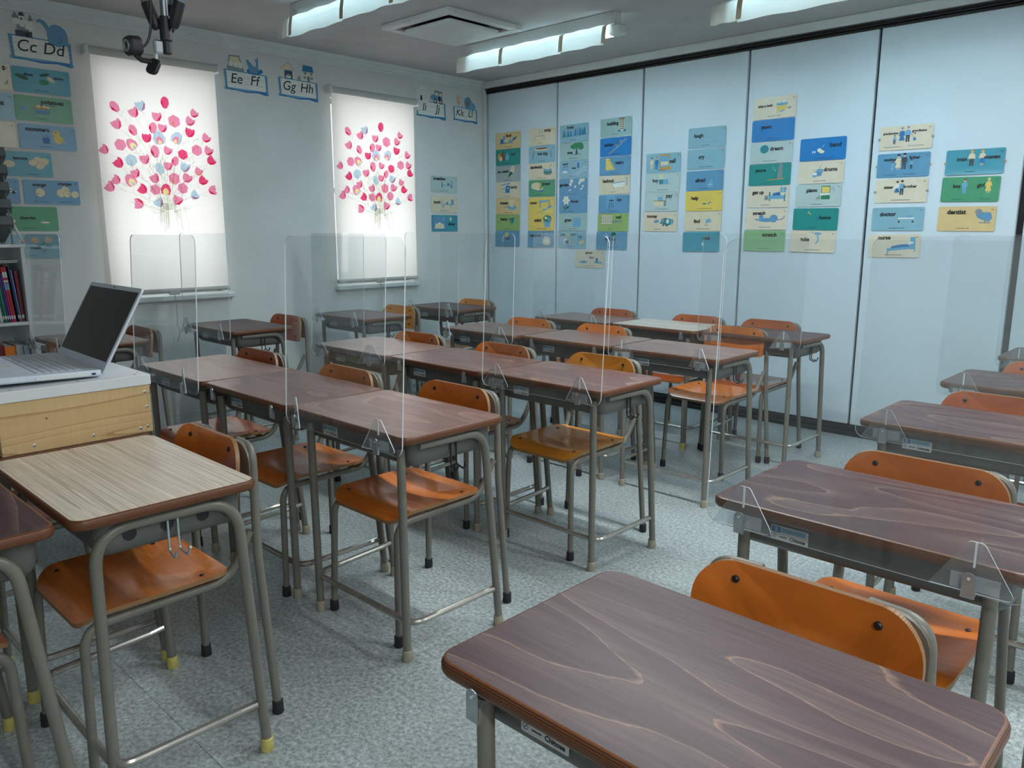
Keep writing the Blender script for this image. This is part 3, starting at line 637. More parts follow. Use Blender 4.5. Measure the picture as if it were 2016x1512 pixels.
# ------------------------------------------------------------------ bookcase, books, tray rack
BX0, BX1, BY1, BZ = XW + .015, -4.80, 1.272, 1.213
bc = empty('bookcase', (BX1, BY1, 0)); tag(bc, 'white open bookcase at left edge, holding books and binders', 'bookcase')
D_, Wb = BX1 - BX0, .8
for y in (-.018, -Wb): obj('side_panel', MB().bev((-D_, y, 0), (0, y + .018, BZ - .018), .002).mesh('side_panel', 'white', 0), bc)
obj('top_panel', MB().bev((-D_, -Wb, BZ - .018), (.004, .004, BZ), .002).mesh('top_panel', 'white', 0), bc)
for z in (.05, .40, .785): obj('shelf', MB().bev((-D_, -Wb + .018, z), (-.002, -.018, z + .018), .002).mesh('shelf', 'white', 0), bc)
obj('back_panel', MB().box((-D_, -Wb + .018, .05), (-D_ + .006, -.018, BZ - .018)).mesh('back_panel', 'white', 0), bc)
BOOK = [('crimson', (120, 22, 36), .015, .27, 'tall crimson book at right end of upper shelf'), ('skyblue', (110, 160, 205), .006, .275, 'thin pale blue book leaning on the upper shelf'), ('navy', (30, 52, 88), .008, .29, 'navy book on the upper shelf beside red books'), ('maroon', (120, 60, 50), .008, .30, 'maroon book behind red and white ones'), ('cherry', (190, 50, 70), .010, .29, 'red book with white label, right of its pair'), ('scarlet', (186, 40, 60), .010, .29, 'red book with white label, left of its pair'),
        ('violet', (84, 50, 130), .008, .255, 'violet book, right of its pair'), ('purple', (70, 44, 120), .008, .255, 'purple book, left of its pair'), ('viridian', (20, 130, 100), .010, .262, 'bright green book on the upper shelf'), ('forest', (14, 84, 74), .008, .262, 'dark green book on the upper shelf'), ('pale', (200, 205, 200), .012, .23, 'pale white book at left edge of upper shelf')]
def book(yc, x, z, th, h, dp, col, label, lean=0, bands=True, cat='book', grp='books on the upper shelf', name='book'):
    mc = mk('cover_' + label.replace(' ', '_')[:24], lin(col), .4, var=.08, scale=20)
    t = empty(name, (x, yc, z), (R(lean), 0, 0)); tag(t, label, cat, grp)
    b = MB(); b.bev((-.004, 0, 0), (0, th, h), .0015); b.box((-dp, 0, 0), (-.003, .0015, h)); b.box((-dp, th - .0015, 0), (-.003, th, h)); obj('cover', b.mesh('cover', mc, 0), t)
    obj('pages', MB().box((-dp + .004, .0015, .003), (-.004, th - .0015, h - .003)).mesh('pages', 'sheet', 0), t)
    if bands:
        obj('spine_label', MB().box((-.001, th * .12, .016), (.0006, th * .88, .034)).mesh('spine_label', 'sheet', 0), t)
    return t
y = BY1 - .024
for i, (n, c, th, h, lb) in enumerate(BOOK):
    y -= th + .0012
    t = book(y, BX1 - .03 - (.05 if n in ('maroon',) else 0), .804, th, h, .19, c, lb, 4.5 if i > 0 else 3)
    if n in ('cherry', 'scarlet'):
        for z0, z1, m in ((.17, .205, 'ink_s'), (.21, .222, 'sheet'), (.235, .265, 'sheet')): obj('spine_band', MB().box((-.001, .0004, z0), (.0007, th - .0004, z1)).mesh('spine_band', m, 0), t)
# flat magazines lying on the books
for k, (z, dy, lb) in enumerate(((1.112, 0, 'thin grey magazine lying flat on top of the books'), (1.119, .012, 'white magazine lying on the grey one above the books'))):
    t = empty('magazine', (BX1 - .02, BY1 - .30 + dy, z), (R(1), 0, R(2 * k))); tag(t, lb, 'magazine', 'magazines lying on the books')
    obj('cover', MB().bev((-.2, -.1, .004), (0, .27, .0055), .0004).mesh('cover', 'mesh' if k == 0 else 'sheet', 0), t)
    obj('pages', MB().box((-.198, -.098, .0005), (-.001, .268, .004)).mesh('pages', 'sheet', 0), t)
y = BY1 - .022
for n, c, th, h, lb in (('w', (180, 195, 215), .026, .255, 'white and blue folder at right end of lower shelf'), ('g', (170, 176, 176), .034, .262, 'clear grey document case on the lower shelf'), ('o', (232, 122, 34), .05, .258, 'orange folder on the lower shelf'), ('r', (110, 28, 36), .03, .268, 'dark red binder on the lower shelf'), ('b', (40, 60, 110), .03, .25, 'blue folder at left edge of lower shelf')):
    y -= th + .003; t = book(y, BX1 - .02, .418, th, h, .24, c, lb, 0, n in 'rw', 'folder', 'folders on the lower shelf', 'folder')
    if n == 'o': obj('spine_band', MB().box((-.001, .022, 0), (.0008, .028, h)).mesh('spine_band', 'ink_o', 0), t)
rk = empty('letter_rack', (BX1 - .16, BY1 - .155, BZ)); tag(rk, 'dark wire letter rack with stacked tilted trays on the bookcase', 'rack')
for s in (-1, 1):
    for yy in (.12, -.12): obj('wire_post', MB().tube([(s * .1 + .0, yy, 0), (s * .1 - .03, yy, .46)], .004, 8).mesh('wire_post', 'mesh'), rk)
b = MB(); b.tube(fillet([(.11, .17, 0), (.1, .15, .06), (.04, .125, .16), (-.02, .12, .30)], [.05, .05], 5), .007, 8); obj('side_stay', b.mesh('side_stay', 'sheet'), rk)
for k in range(5):
    z = .05 + k * .088; t = obj('tray', None, rk, (0, 0, z)); bpy.data.objects.remove(t)
    q = MB(); rt = Matrix.Rotation(R(-24), 3, 'Y')
    q.box((-.11, -.135, 0), (.12, .135, .003), rot=rt, piv=(0, 0, 0)); q.box((.117, -.135, 0), (.12, .135, .05), rot=rt, piv=(0, 0, 0))
    for yy in (-.135, .132): q.box((-.11, yy, 0), (.12, yy + .003, .04), rot=rt, piv=(0, 0, 0))
    obj('tray', q.mesh('tray', 'mesh', 0), rk, (.0, 0, z))
    p = empty('paper_stack', (BX1 - .16, BY1 - .155, BZ + z)); tag(p, 'white papers in letter rack tray, %s from the bottom' % ('first', 'second', 'third', 'fourth', 'topmost')[k], 'paper', 'papers in the letter rack')
    q = MB(); q.box((-.10, -.11, .004), (.11, .11, .012), rot=rt, piv=(0, 0, 0)); obj('sheets', q.mesh('sheets', 'sheet', 0), p)
    q = MB(); q.box((-.06, -.10, .0123), (.114, .09, .0145), rot=rt, piv=(0, 0, 0)); obj('top_sheet', q.mesh('top_sheet', 'white', 0), p)

# ------------------------------------------------------------------ ceiling fittings
def fitting(x0, y, n, label, lengths):
    t = empty('ceiling_light', (x0, y, ZC)); tag(t, label, 'light', 'tube lights hung with paper shades'); L = 1.25
    obj('housing', MB().bev((0, -.035, -.075), (L, .035, 0), .004).mesh('housing', 'light_metal', 0), t)
    for x in (-.045, L - .045):
        obj('lamp_holder', MB().bev((x, -.038, -.13), (x + .09, .038, -.075), .01).mesh('lamp_holder', 'light_metal'), t)
    obj('screw_knob', MB().lathe((.045, -.035, -.045), [(.009, 0), (.009, .006), (.005, .008)], 12, axis=(0, -1, 0)).mesh('screw_knob', 'steel'), t)
    for yy in (-.018, .018): obj('tube', MB().tube([(.04, yy, -.105), (L - .04, yy, -.105)], .013, 12).mesh('tube', 'tube'), t)
    x = -.06; rnd = random.Random(n)
    for i, (l, m) in enumerate(lengths):
        b = MB(); k = 12; A = []; 
        for row, (yy, zz) in enumerate(((-.036, -.070), (-.062, -.085), (-.070, -.125), (-.074, -.185))):
            A.append([(x + l * j / k, yy - .004 * math.sin(j * 1.3 + n), zz + (.0025 * math.sin(j * .9 + i * 2 + n) - .006 * (i % 2) if row == 3 else 0)) for j in range(k + 1)])
        for r_ in range(3): b.add(A[r_] + A[r_ + 1], [(j, j + 1, j + k + 2, j + k + 1) for j in range(k)])
        obj('paper_shade', b.mesh('paper_shade', 'paper', 60), t)
        tx = x + l - .012; rw = ((-.040, -.071), (-.068, -.085), (-.076, -.125), (-.080, -.18)); obj('tape_strip', MB().loft([[(tx, yy, zz), (tx + .03, yy, zz), (tx + .03, yy + .001, zz), (tx, yy + .001, zz)] for yy, zz in rw]).mesh('tape_strip', 'tape', 0), t)
        x += l - .006
    b = MB(); b.add([(0, .037, -.072), (L, .037, -.072), (L, .062, -.082), (0, .062, -.082), (L, .066, -.116), (0, .066, -.116)], [(0, 1, 2, 3), (3, 2, 4, 5)])
    obj('paper_shade', b.mesh('paper_shade', 'paper', 60), t)
    return t
fitting(-4.19, 2.60, 1, 'tube light over the middle desks, above the laptop side', [(.12, 0), (.5, 1), (.42, 0), (.3, 1)])
fitting(-4.20, 3.965, 2, 'tube light between air vent and partition, open lamp end', [(.42, 0), (.52, 1), (.335, 0)])
fitting(-2.27, 4.02, 3, 'tube light at top right near the white partition', [(.16, 0), (.6, 1), (.5, 0)])
ac = empty('ceiling_vent', (-3.88, 3.51, ZC)); tag(ac, 'square white ceiling air conditioner vent', 'vent')
b = MB(); hs = .31
for (x0, x1, y0, y1) in ((-hs, hs, -hs, -hs + .06), (-hs, hs, hs - .06, hs), (-hs, -hs + .06, -hs + .06, hs - .06), (hs - .06, hs, -hs + .06, hs - .06)): b.bev((x0, y0, -.03), (x1, y1, 0), .004)
obj('frame', b.mesh('frame', 'light_metal', 0), ac)
obj('air_slot', MB().box((-hs + .05, -hs + .05, -.012), (hs - .05, hs - .05, 0)).mesh('air_slot', 'black', 0), ac)
obj('centre_panel', slab(.42, .42, .02, [(.004, -.05), (0, -.044), (0, -.03)], 0, 0, 4).mesh('centre_panel', 'light_metal'), ac)
# webcam tripod hanging upside down from the ceiling
cx_, cy_, cz_ = -1.563, .691, 1.662
tp = empty('ceiling_tripod', (cx_, cy_, cz_)); tag(tp, 'black and grey tripod hanging upside down from the ceiling', 'tripod')
rv = Vector((math.cos(R(43.8)), math.sin(R(43.8)), 0)); fv = Vector((-rv.y, rv.x, 0))
def P3(a, f, z): return tuple(rv * a + fv * f + Vector((0, 0, z)))
obj('hub', MB().lathe((0, 0, -.03), [(.006, -.022), (.0085, -.020), (.0085, 0), (.011, .003), (.011, .028), (.009, .045)], 14).mesh('hub', 'black'), tp)
obj('center_column', MB().tube([P3(0, 0, .01), P3(-.002, .0, ZC - cz_)], .0068, 12).mesh('center_column', 'tubegrey'), tp)
for a, f in ((-.34, .04), (.32, -.04), (.02, .36)):
    d = Vector(P3(a, f, ZC - cz_)); s0 = Vector(P3(a * .055, f * .055, .0)); u = (d - s0).normalized()
    lg = obj('leg', MB().tube([s0 + u * .02, d], .0085, 12).mesh('leg', 'tubegrey'), tp)
    obj('leg_joint', MB().tube([s0 - u * .006, s0, s0 + u * .012, s0 + u * .042], [.007, .0095, .0105, .0105], 12).mesh('leg_joint', 'black'), lg)
    obj('ceiling_pad', MB().lathe(d - Vector((0, 0, .012)), [(.02, 0), (.024, .012)], 14).mesh('ceiling_pad', 'black'), lg)
obj('bracket', MB().bev((-.004, -.009, -.052), (.006, .009, -.028), .003).mesh('bracket', 'steel'), tp, P3(-.013, -.008, 0))
obj('adapter', MB().tube([P3(-.017, -.008, -.048), P3(-.019, -.010, -.075)], .003, 8).mesh('adapter', 'sheet'), tp)
wc = empty('webcam', (cx_, cy_, cz_)); tag(wc, 'small black webcam mounted below the hanging tripod', 'webcam')
cpt = Vector(P3(-.050, -.03, -.043))
fd = Vector(P3(-.62, -.75, -.08)).normalized(); q = fd.to_track_quat('Z', 'Y')
bd = obj('body', slab(.034, .034, .011, [(.003, -.012), (0, -.008), (0, .008), (.003, .012)], 0, 0, 6).mesh('body', 'black'), wc, cpt); bd.rotation_mode = 'QUATERNION'; bd.rotation_quaternion = q
obj('lens_ring', MB().lathe((0, 0, .012), [(.011, 0), (.011, .002), (.008, .002), (.008, .0005)], 20).mesh('lens_ring', 'steel'), bd)
obj('lens', MB().lathe((0, 0, .012), [(.008, 0), (.004, .0018), (.001, .002)], 18).mesh('lens', 'lens'), bd)
obj('mount_neck', MB().tube([cpt + Vector((0, 0, -.012)), Vector(P3(-.040, -.022, -.066)), Vector(P3(-.024, -.015, -.068))], .005, 8).mesh('mount_neck', 'black'), wc)
ft = obj('clip_flap', slab(.024, .030, .008, [(.002, 0), (0, .002), (0, .006), (.002, .008)], 0, 0, 4).mesh('clip_flap', 'black'), wc, P3(-.02, -.014, -.078)); ft.rotation_euler = (R(70), R(15), R(30))
obj('cable', MB().tube(bez(tuple(cpt + Vector(P3(.012, .01, 0))), P3(-.022, -.012, -.035), P3(-.018, -.016, .02), 8) + bez(P3(-.018, -.016, .02), P3(-.014, -.016, .05), P3(-.024, -.012, .085), 6) + bez(P3(-.024, -.012, .085), P3(-.06, -.012, .13), P3(-.03, -.014, .075), 8) + bez(P3(-.03, -.014, .075), P3(0, -.014, .05), P3(-.012, -.012, .16), 8), .0022, 6).mesh('cable', 'black'), wc)
# ------------------------------------------------------------------ flash cards (units: cm on a 29 x 13.5 cm card)
POSP = {'food': (-4.847, 2.031), 'fruit': (-4.847, 1.895), 'ice cream': (-4.847, 1.759), 'candy': (-4.846, 1.623), 'cheese': (-4.848, 1.486), 'beans': (-4.851, 1.349), 'milk': (-4.856, 1.212), 'soup': (-4.458, 2.033), 'hot dog': (-4.459, 1.893), 'sandwich': (-4.459, 1.759), 'bread': (-4.46, 1.625), 'butter': (-4.465, 1.484), 'salad': (-4.464, 1.348), 'spaghetti': (-4.467, 1.212), 'forest': (-4.125, 2.034), 'tree': (-4.124, 1.895), 'pond': (-4.124, 1.757), 'garden': (-4.125, 1.619), 'flower': (-4.125, 1.485), 'grass': (-4.126, 1.349), 'plant': (-4.132, 1.21), 'building': (-3.719, 2.045), 'ladder': (-3.718, 1.903), 'stairs': (-3.719, 1.763), 'bathtub': (-3.719, 1.623), 'key': (-3.722, 1.48), 'wall': (-3.727, 1.343), 'well': (-3.734, 1.206), 'ground': (-3.947, 1.059), 'sell': (-3.289, 1.761), 'buy': (-3.291, 1.624), 'pay': (-3.296, 1.487), 'money': (-3.299, 1.344), 'laugh': (-2.943, 1.911), 'cry': (-2.944, 1.768), 'afraid': (-2.946, 1.623), 'help': (-2.947, 1.485), 'find': (-2.948, 1.346), 'drink': (-2.954, 1.204), 'take a bath': (-2.461, 2.058), 'yawn': (-2.464, 1.919), 'dream': (-2.468, 1.779), 'snore': (-2.469, 1.641), 'get up': (-2.473, 1.499), 'stretch': (-2.475, 1.356), 'scratch': (-2.48, 1.216), 'band': (-2.128, 1.779), 'drums': (-2.131, 1.639), 'piano': (-2.137, 1.498), 'horns': (-2.144, 1.353), 'tuba': (-2.151, 1.214), 'grandmother': (-1.646, 1.811), 'mother': (-1.647, 1.657), 'sister': (-1.647, 1.511), 'doctor': (-1.651, 1.349), 'nurse': (-1.657, 1.193), 'man': (-1.274, 1.654), 'boy': (-1.283, 1.507), 'dentist': (-1.287, 1.347)}
POSW = {'shoe': (1.546, 2.103), 'potatoes': (1.543, 1.953), 'monsters': (1.548, 1.801), 'lemons': (1.407, 1.648), 'edge1': (1.249, 2.102), 'edge2': (1.248, 1.951), 'edge3': (1.242, 1.801), 'car': (1.228, 1.498), 'orange': (1.537, 1.497), 'cherries': (1.407, 1.348), 'roses': (1.407, 1.193), 'breakfast': (4.535, 1.662), 'lunch': (4.534, 1.5), 'dinner': (4.534, 1.342)}
def person(x, y, h, top, low, hair='k', skirt=False):
    w_ = h * .2; o = [('e', x, y + h * .88, h * .085, h * .1, 'f'), ('e', x, y + h * .94, h * .095, h * .07, hair)]
    o.append(('p', [(x - w_ * .6, y + h * .76), (x + w_ * .6, y + h * .76), (x + w_ * .75, y + h * .42), (x - w_ * .75, y + h * .42)], top))
    if skirt: o.append(('p', [(x - w_ * .5, y + h * .46), (x + w_ * .5, y + h * .46), (x + w_ * .95, y + h * .14), (x - w_ * .95, y + h * .14)], low)); o += [('l', [(x - w_ * .3, y + h * .14), (x - w_ * .3, y)], h * .05, 'f'), ('l', [(x + w_ * .3, y + h * .14), (x + w_ * .3, y)], h * .05, 'f')]
    else: o += [('p', [(x - w_ * .6, y + h * .44), (x, y + h * .44), (x - w_ * .12, y), (x - w_ * .6, y)], low), ('p', [(x, y + h * .44), (x + w_ * .6, y + h * .44), (x + w_ * .6, y), (x + w_ * .12, y)], low)]
    o += [('l', [(x - w_ * .6, y + h * .72), (x - w_, y + h * .45)], h * .05, top), ('l', [(x + w_ * .6, y + h * .72), (x + w_, y + h * .45)], h * .05, top)]
    return o
def bx_(x0, y0, x1, y1, c): return ('p', [(x0, y0), (x1, y0), (x1, y1), (x0, y1)], c)
def blossom(x, y, r, c='w', m='y'): return [('e', x + r * .6 * math.cos(a), y + r * .6 * math.sin(a), r * .5, r * .32, c, math.degrees(a)) for a in (i * 1.0472 for i in range(6))] + [('e', x, y, r * .28, r * .28, m)]
def pine(x, y, h, c): return [('p', [(x - h * .28, y), (x + h * .28, y), (x + h * .1, y + h * .45), (x + h * .18, y + h * .45), (x, y + h), (x - h * .18, y + h * .45), (x - h * .1, y + h * .45)], c), ('l', [(x, y), (x, y - h * .12)], .3, 'd')]
def rose(x, y, r): return [('e', x, y, r, r * .85, 'f'), ('e', x - r * .2, y + r * .1, r * .6, r * .5, 'c'), ('l', [(x - r * .5, y), (x, y - r * .3), (x + r * .5, y + r * .1), (x, y + r * .4)], .12, 'n')]
def table(x, y, w_, h, c): return [bx_(x - w_, y, x + w_, y + .6, c), bx_(x - w_ * .9, y - h, x - w_ * .75, y, c), bx_(x + w_ * .75, y - h, x + w_ * .9, y, c)]
CARDS = {
 'food': ('amber', [('food', 1, 4, 6.2)], [('e', -1, 0, 3.2, 1.6, 'c'), ('p', [(-9, -2), (-5, -2), (-5.4, 1.5), (-8.6, 1.5)], 'b'), ('p', [(-6, 1), (-3, 1), (-3.4, 4), (-5.6, 4)], 's'), ('e', 3, -.6, 2, 1.2, 's'), ('p', [(5, -1), (9, .5), (11.5, 2.5), (9, 2.4), (6, 1.6)], 'b'), ('l', [(-10, -2.2), (6, -1.8)], .5, 'b')]),
 'fruit': ('sea', [('fruit', 6.5, 2, 4.6)], [('e', -9.5, .3, 2.4, 3.3, 'o', 8), ('e', -6, .6, 2.6, 3.4, 'n'), ('e', -8, -1, 1.6, 2, 'c'), ('e', -.5, -.4, 2.2, 2.4, 's'), ('e', -.4, 1.8, 1.1, 1.8, 's'), ('l', [(-6, 4), (-4.8, 5.6)], .4, 'k')]),
 'ice cream': ('grey', [('ice cream', -5.5, 2, 13)], [('e', 5.6, 2.8, 2.6, 3.4, 'c', -25), ('p', [(3, 1.6), (6.4, .2), (-.6, -4)], 'G')]),
 'candy': ('cream', [('candy', 7, 2, 8.4)], [bx_(-7.5, -2.5, 2.2, 1.5, 's'), bx_(-2.5, -2.2, 2.2, 3.6, 'b'), ('p', [(-8, 3.6), (2.6, 5), (2.6, 6), (-8, 4.8)], 's'), bx_(-6.8, -2.3, -3.2, .8, 'c'), ('e', -4.6, 2.4, .6, .9, 'y'), ('e', 0, 1.4, .7, .7, 'w')]),
 'cheese': ('amber', [('cheese', -4.5, 3, 9.5)], [('e', 5, -1, 5.4, 2, 's'), ('p', [(2.4, -.4), (6.8, -1), (7.4, 4.6), (3.4, 5.8), (2.2, 4.8)], 'c'), ('e', 4.4, 2.8, .5, .6, 'y'), ('e', 5.6, 1, .4, .5, 'y'), ('l', [(-4, -.5), (-1, -.6)], .5, 'e')]),
 'beans': ('lime', [('beans', -4.5, 3, 8)], [('p', [(1, 3.4), (5, 4), (7.6, 4.4), (8, 2), (6.6, -.4), (3.6, -2.2), (5.4, 0), (2.2, .2), (5, 1.4), (1.6, 2), (4, 2.6)], 't'), ('l', [(-12, .6), (-9, -1)], .2, 'g'), ('l', [(8, 1), (11, -1.4), (9, -2.4)], .15, 'g')]),
 'milk': ('blue', [('milk', 1, .2, 5.4)], [('p', [(-3.8, 3.2), (.8, 6), (2.2, 3), (-1.6, 1.4)], 'y'), ('l', [(-3.6, 2.8), (-5, .6), (-5.4, -2.8)], 1, 'w')]),
 'soup': ('cream', [('soup', 6, 4, 7)], [('e', -2.6, -.2, 4.4, 2.2, 'c'), ('l', [(-6.4, .6), (1.4, .8)], .5, 's'), ('l', [(-8, 1.6), (-7.6, -1.6), (-9, -3)], .4, 's'), ('l', [(2.4, 1.6), (2, -1.6), (3.2, -2.6)], .4, 's'), ('l', [(-3.2, 2), (-3.6, 4.2), (-2.6, 5.4)], .35, 'b'), ('l', [(-.4, 2), (-.8, 4), (.2, 5)], .35, 's')]),
 'hot dog': ('light', [('hot dog', 1, .3, 10.6)], [('e', -.4, 4.2, 7.6, 1.3, 'c'), ('e', -.2, 4.7, 6.6, .7, 'n'), ('l', [(-9, 2.4), (-10, -2), (-9.6, -3.6)], 1.1, 'e'), ('l', [(9, 2.6), (10.4, -.6), (9.6, -3)], 1.1, 'e')]),
 'sandwich': ('cream', [('sandwich', -6, 3.6, 13)], [('e', 6.6, -1.4, 4.8, 1.8, 'e'), ('e', 6.6, -.4, 4.6, 1.5, 'g'), ('e', 6.4, 1.2, 4.4, 1.7, 's'), ('e', 6.2, 2.8, 3.6, 1.4, 'c'), ('l', [(9, 3), (10.6, 5.6)], .3, 'd')]),
 'bread': ('green', [('bread', 5, 3.4, 8.4)], [('p', [(-12.5, -.8), (1, -3.2), (2.8, -1.8), (-10, .2)], 'b'), ('p', [(-11, -.2), (-3, -2), (-2.4, 3.6), (-4, 4.8), (-10, 4.2), (-11.4, 2.8)], 'c'), ('p', [(-3, -2), (-1.8, -1.8), (-.6, 3.6), (-1.8, 4.4), (-3.6, 4.2)], 'y'), ('p', [(-1.4, -1.8), (.6, -1.6), (2.4, .6), (.2, .2)], 'c')]),
 'butter': ('yellow', [('butter', -8, 2.6, 8)], [('p', [(1, -3.4), (3, -4.6), (13, -1), (11, .2)], 's'), ('p', [(.4, -2), (6.4, -3), (8, .6), (7.4, 2.6), (1.4, 2.4)], 'y'), ('p', [(-1.8, 2.2), (8, 3), (8.6, 4.4), (-1, 4)], 's'), ('l', [(-1.6, 4.6), (-.6, -2)], .7, 'b'), ('l', [(9, 4.4), (9.4, -.6)], .7, 'b')]),
 'salad': ('yellow', [('salad', -3.5, 2, 7.6)], [('p', [(2.6, 1.4), (11.4, 1.4), (9.6, -4), (4.4, -4)], 's'), ('e', 7, 3, 4.6, 2.8, 'g'), ('e', 5.6, 3.6, 1.6, 1.1, 'c'), ('e', 8.8, 2.6, 1.4, 1.2, 's'), ('e', 7.2, 4.6, 1.2, .8, 't')]),
 'spaghetti': ('blue', [('spaghetti', -5.5, 2.8, 12.4)], [('e', 6.6, -2.6, 4.6, 2.2, 'c'), ('e', 6.6, -.4, 4, 2.6, 'w'), ('l', bez((3, 0), (6, 5), (9, .4)), .3, 'e'), ('l', bez((4, -1), (7, 3), (10, -.6)), .3, 'e'), ('l', bez((4.6, 1), (5, 6), (8, 4)), .25, 'w')]),
 'forest': ('light', [('forest', -3.4, 4.6, 7)], sum([pine(x, y, h, c) for x, y, h, c in ((-10, -2.4, 6, 'b'), (-8, -2.6, 5, 'v'), (-5.6, -2.4, 5.6, 't'), (-3, -2.2, 5, 'b'), (-.6, -2.4, 5.4, 's'), (1.8, -2.2, 6, 'b'), (4.2, -2.2, 7, 'v'), (6.6, -2, 6.6, 'b'), (9, -2, 5.6, 't'), (10.8, -1.8, 6.4, 'b'))], [])),
 'tree': ('mint', [('tree', -3.6, -.8, 5.4)], [('l', [(-2, -2.6), (8, -2.4)], .3, 'd'), ('p', [(1.8, -2.6), (2.6, 2), (3.6, 2), (4.2, -2.6)], 'd'), ('e', 1, 3.6, 4.2, 2, 'g'), ('e', 5.6, 4.4, 4.2, 2, 'g'), ('e', 7.4, 2.6, 3, 1.8, 'g'), ('e', 3, 5.2, 3, 1.3, 'g')]),
 'pond': ('light', [('pond', -8.2, 4.4, 5.2), ('river', .8, 1, 4.4)], [('e', -8.4, -.8, 4, 2, 's'), ('e', -8.6, -1.6, 3, 1, 'w'), ('l', bez((-11, 1), (-9, 3.4), (-5, 2)), .5, 'b'), ('l', bez((0, -5), (4, -2), (13, 2)), .3, 'w'), ('l', bez((3, -5), (7, -2), (13.6, -.4)), .3, 'w'), ('e', 5, 3, 1.1, 2.4, 'b'), ('l', [(9, 4), (13, 5)], .4, 'e')]),
 'garden': ('blue', [('garden', -9.2, 2, 9.4)], sum([blossom(x, y, r) for x, y, r in ((-1.4, 5, 1.7), (-2.6, 2.4, 1.4), (8, 5, 1.8), (10.6, 5.4, 1.4), (6.6, 3, 1.2), (2.4, .4, 1.1), (10, .6, 1))], []) + [('e', 3, -2, 7, 1, 'v'), ('l', [(8, 3), (7.6, -2)], .3, 'b'), ('e', 8.6, -1.4, 1.6, .6, 'w', 20), ('e', -3, -2, 1.6, .5, 'w', 10)]),
 'flower': ('blue', [('flower', 2.2, 2.6, 8)], [('l', bez((-6.6, 2), (-7, -2), (-9.4, -5)), .4, 'G'), ('e', -5.4, -2, 1.9, .7, 'G', 30), ('e', -8.6, -2.2, 1.7, .7, 'g', -30)] + blossom(-6.8, 3.6, 3.4)),
 'grass': ('mint', [('grass', -4.6, 1, 7)], [('p', [(.6, -4), (8.6, -4), (8.2, 2), (7.6, 4.2), (6.6, 2.4), (5.6, 4.6), (4.4, 2.6), (3.2, 4.6), (2.4, 2.4), (1.2, 3.6)], 's'), ('l', [(2, -3.6), (2.4, 2)], .2, 'v'), ('l', [(4.6, -3.6), (4.4, 2)], .2, 'v'), ('l', [(7, -3.6), (6.6, 2)], .2, 'v')]),
 'plant': ('light', [('plant', -9, 3.8, 4.8), ('grow', 2.2, 3.8, 4.6)], [('e', -6.4, -1.4, 2, 2.4, 'w'), ('e', -4.6, -2, 2.6, 1.4, 'b'), ('e', -3.6, 3, 1, 2, 'y', -15), ('e', -2, -2, 1, 1.6, 'y'), ('l', bez((6, -4), (8, 0), (5.6, 5)), .5, 'g'), ('e', 9, 2, 1.6, 1.2, 'b'), ('e', 11, -1.6, 1.8, 1.6, 'y'), ('e', 9, -2.4, 2, .8, 'c')]),
 'building': ('mint', [('building', -2.6, 2.4, 10.6)], [bx_(3.6, -3, 8, 5.6, 'c'), bx_(3, 5.2, 8.4, 6, 'n')] + [bx_(4.1 + i * 1.3, -2 + j * 1.5, 4.9 + i * 1.3, -1.1 + j * 1.5, 'd') for i in range(3) for j in range(5)] + [('e', 3.4, -3, 1.2, .9, 'b'), ('e', 8.4, -3, 1.2, .9, 'b')]),
 'ladder': ('bright', [('ladder', -5.8, 1.8, 8.6)], [('l', [(-6.4, -5), (10.4, 6)], .45, 'e'), ('l', [(-5.4, -5.8), (12, 5.6)], .45, 'e')] + [('l', [(-5.6 + i * 1.6, -4.4 + i * 1.05), (-4.8 + i * 1.6, -5.3 + i * 1.05)], .3, 'w') for i in range(10)] + [('e', .6, 1, 1.2, .9, 'e'), ('e', 4.8, 3.8, 1.2, .9, 'e')]),
 'stairs': ('blue', [('stairs', 4.4, 2.2, 7.4)], [('p', [(-8.4, -3), (-8.4, 5.6), (-5, 5.6), (.8, -2.8)], 'y')] + [('l', [(-6.2 + i * .8, 4.6 - i * 1.15), (-3.8 + i * .75, 4.2 - i * 1.15)], .25, 'n') for i in range(7)]),
 'bathtub': ('cream', [('bathtub', -5.6, 3.2, 10.6)], [('p', [(-1.6, 1.2), (9.6, 2), (8.6, -1.8), (0, -2)], 'w'), ('l', [(-2, 1.2), (10, 2.2)], .6, 's'), ('l', [(10, 5), (11.6, 4.4), (11.4, -1)], .9, 's'), ('l', [(0, -2), (-.6, -3.4)], .5, 'e'), ('l', [(8.4, -1.8), (9, -3.2)], .5, 'e')]),
 'key': ('blue', [('key', 5.6, 3, 4.4)], [bx_(-7, -2.6, -5.6, 6.4, 's'), bx_(-5, -1.2, 1.4, 6.4, 's'), bx_(-4, 2.4, -.2, 3.2, 'k'), ('l', [(-3.6, 2.4), (-4.4, -2.6)], .35, 'k'), ('l', [(-.6, 2.4), (.2, -2.6)], .35, 'k'), ('l', [(-2, 2.4), (-2, -2)], .35, 'k'), ('l', [(-4, .2), (0, .2)], .25, 'k'), ('e', -2, 4.4, .6, .6, 'e')]),
 'wall': ('lime', [('wall', 5.4, 4, 5.4)], [bx_(-11, -1.4, -.6, 5.8, 'e')] + [bx_(-10.8 + i * 2.1 + (.6 if j % 2 else 0), -1.2 + j * 1.4, -9 + i * 2.1 + (.4 if j % 2 else 0), -.1 + j * 1.4, 'c') for i in range(5) for j in range(5)] + [('l', [(-.6, .6), (9, .8)], 1.4, 'e')]),
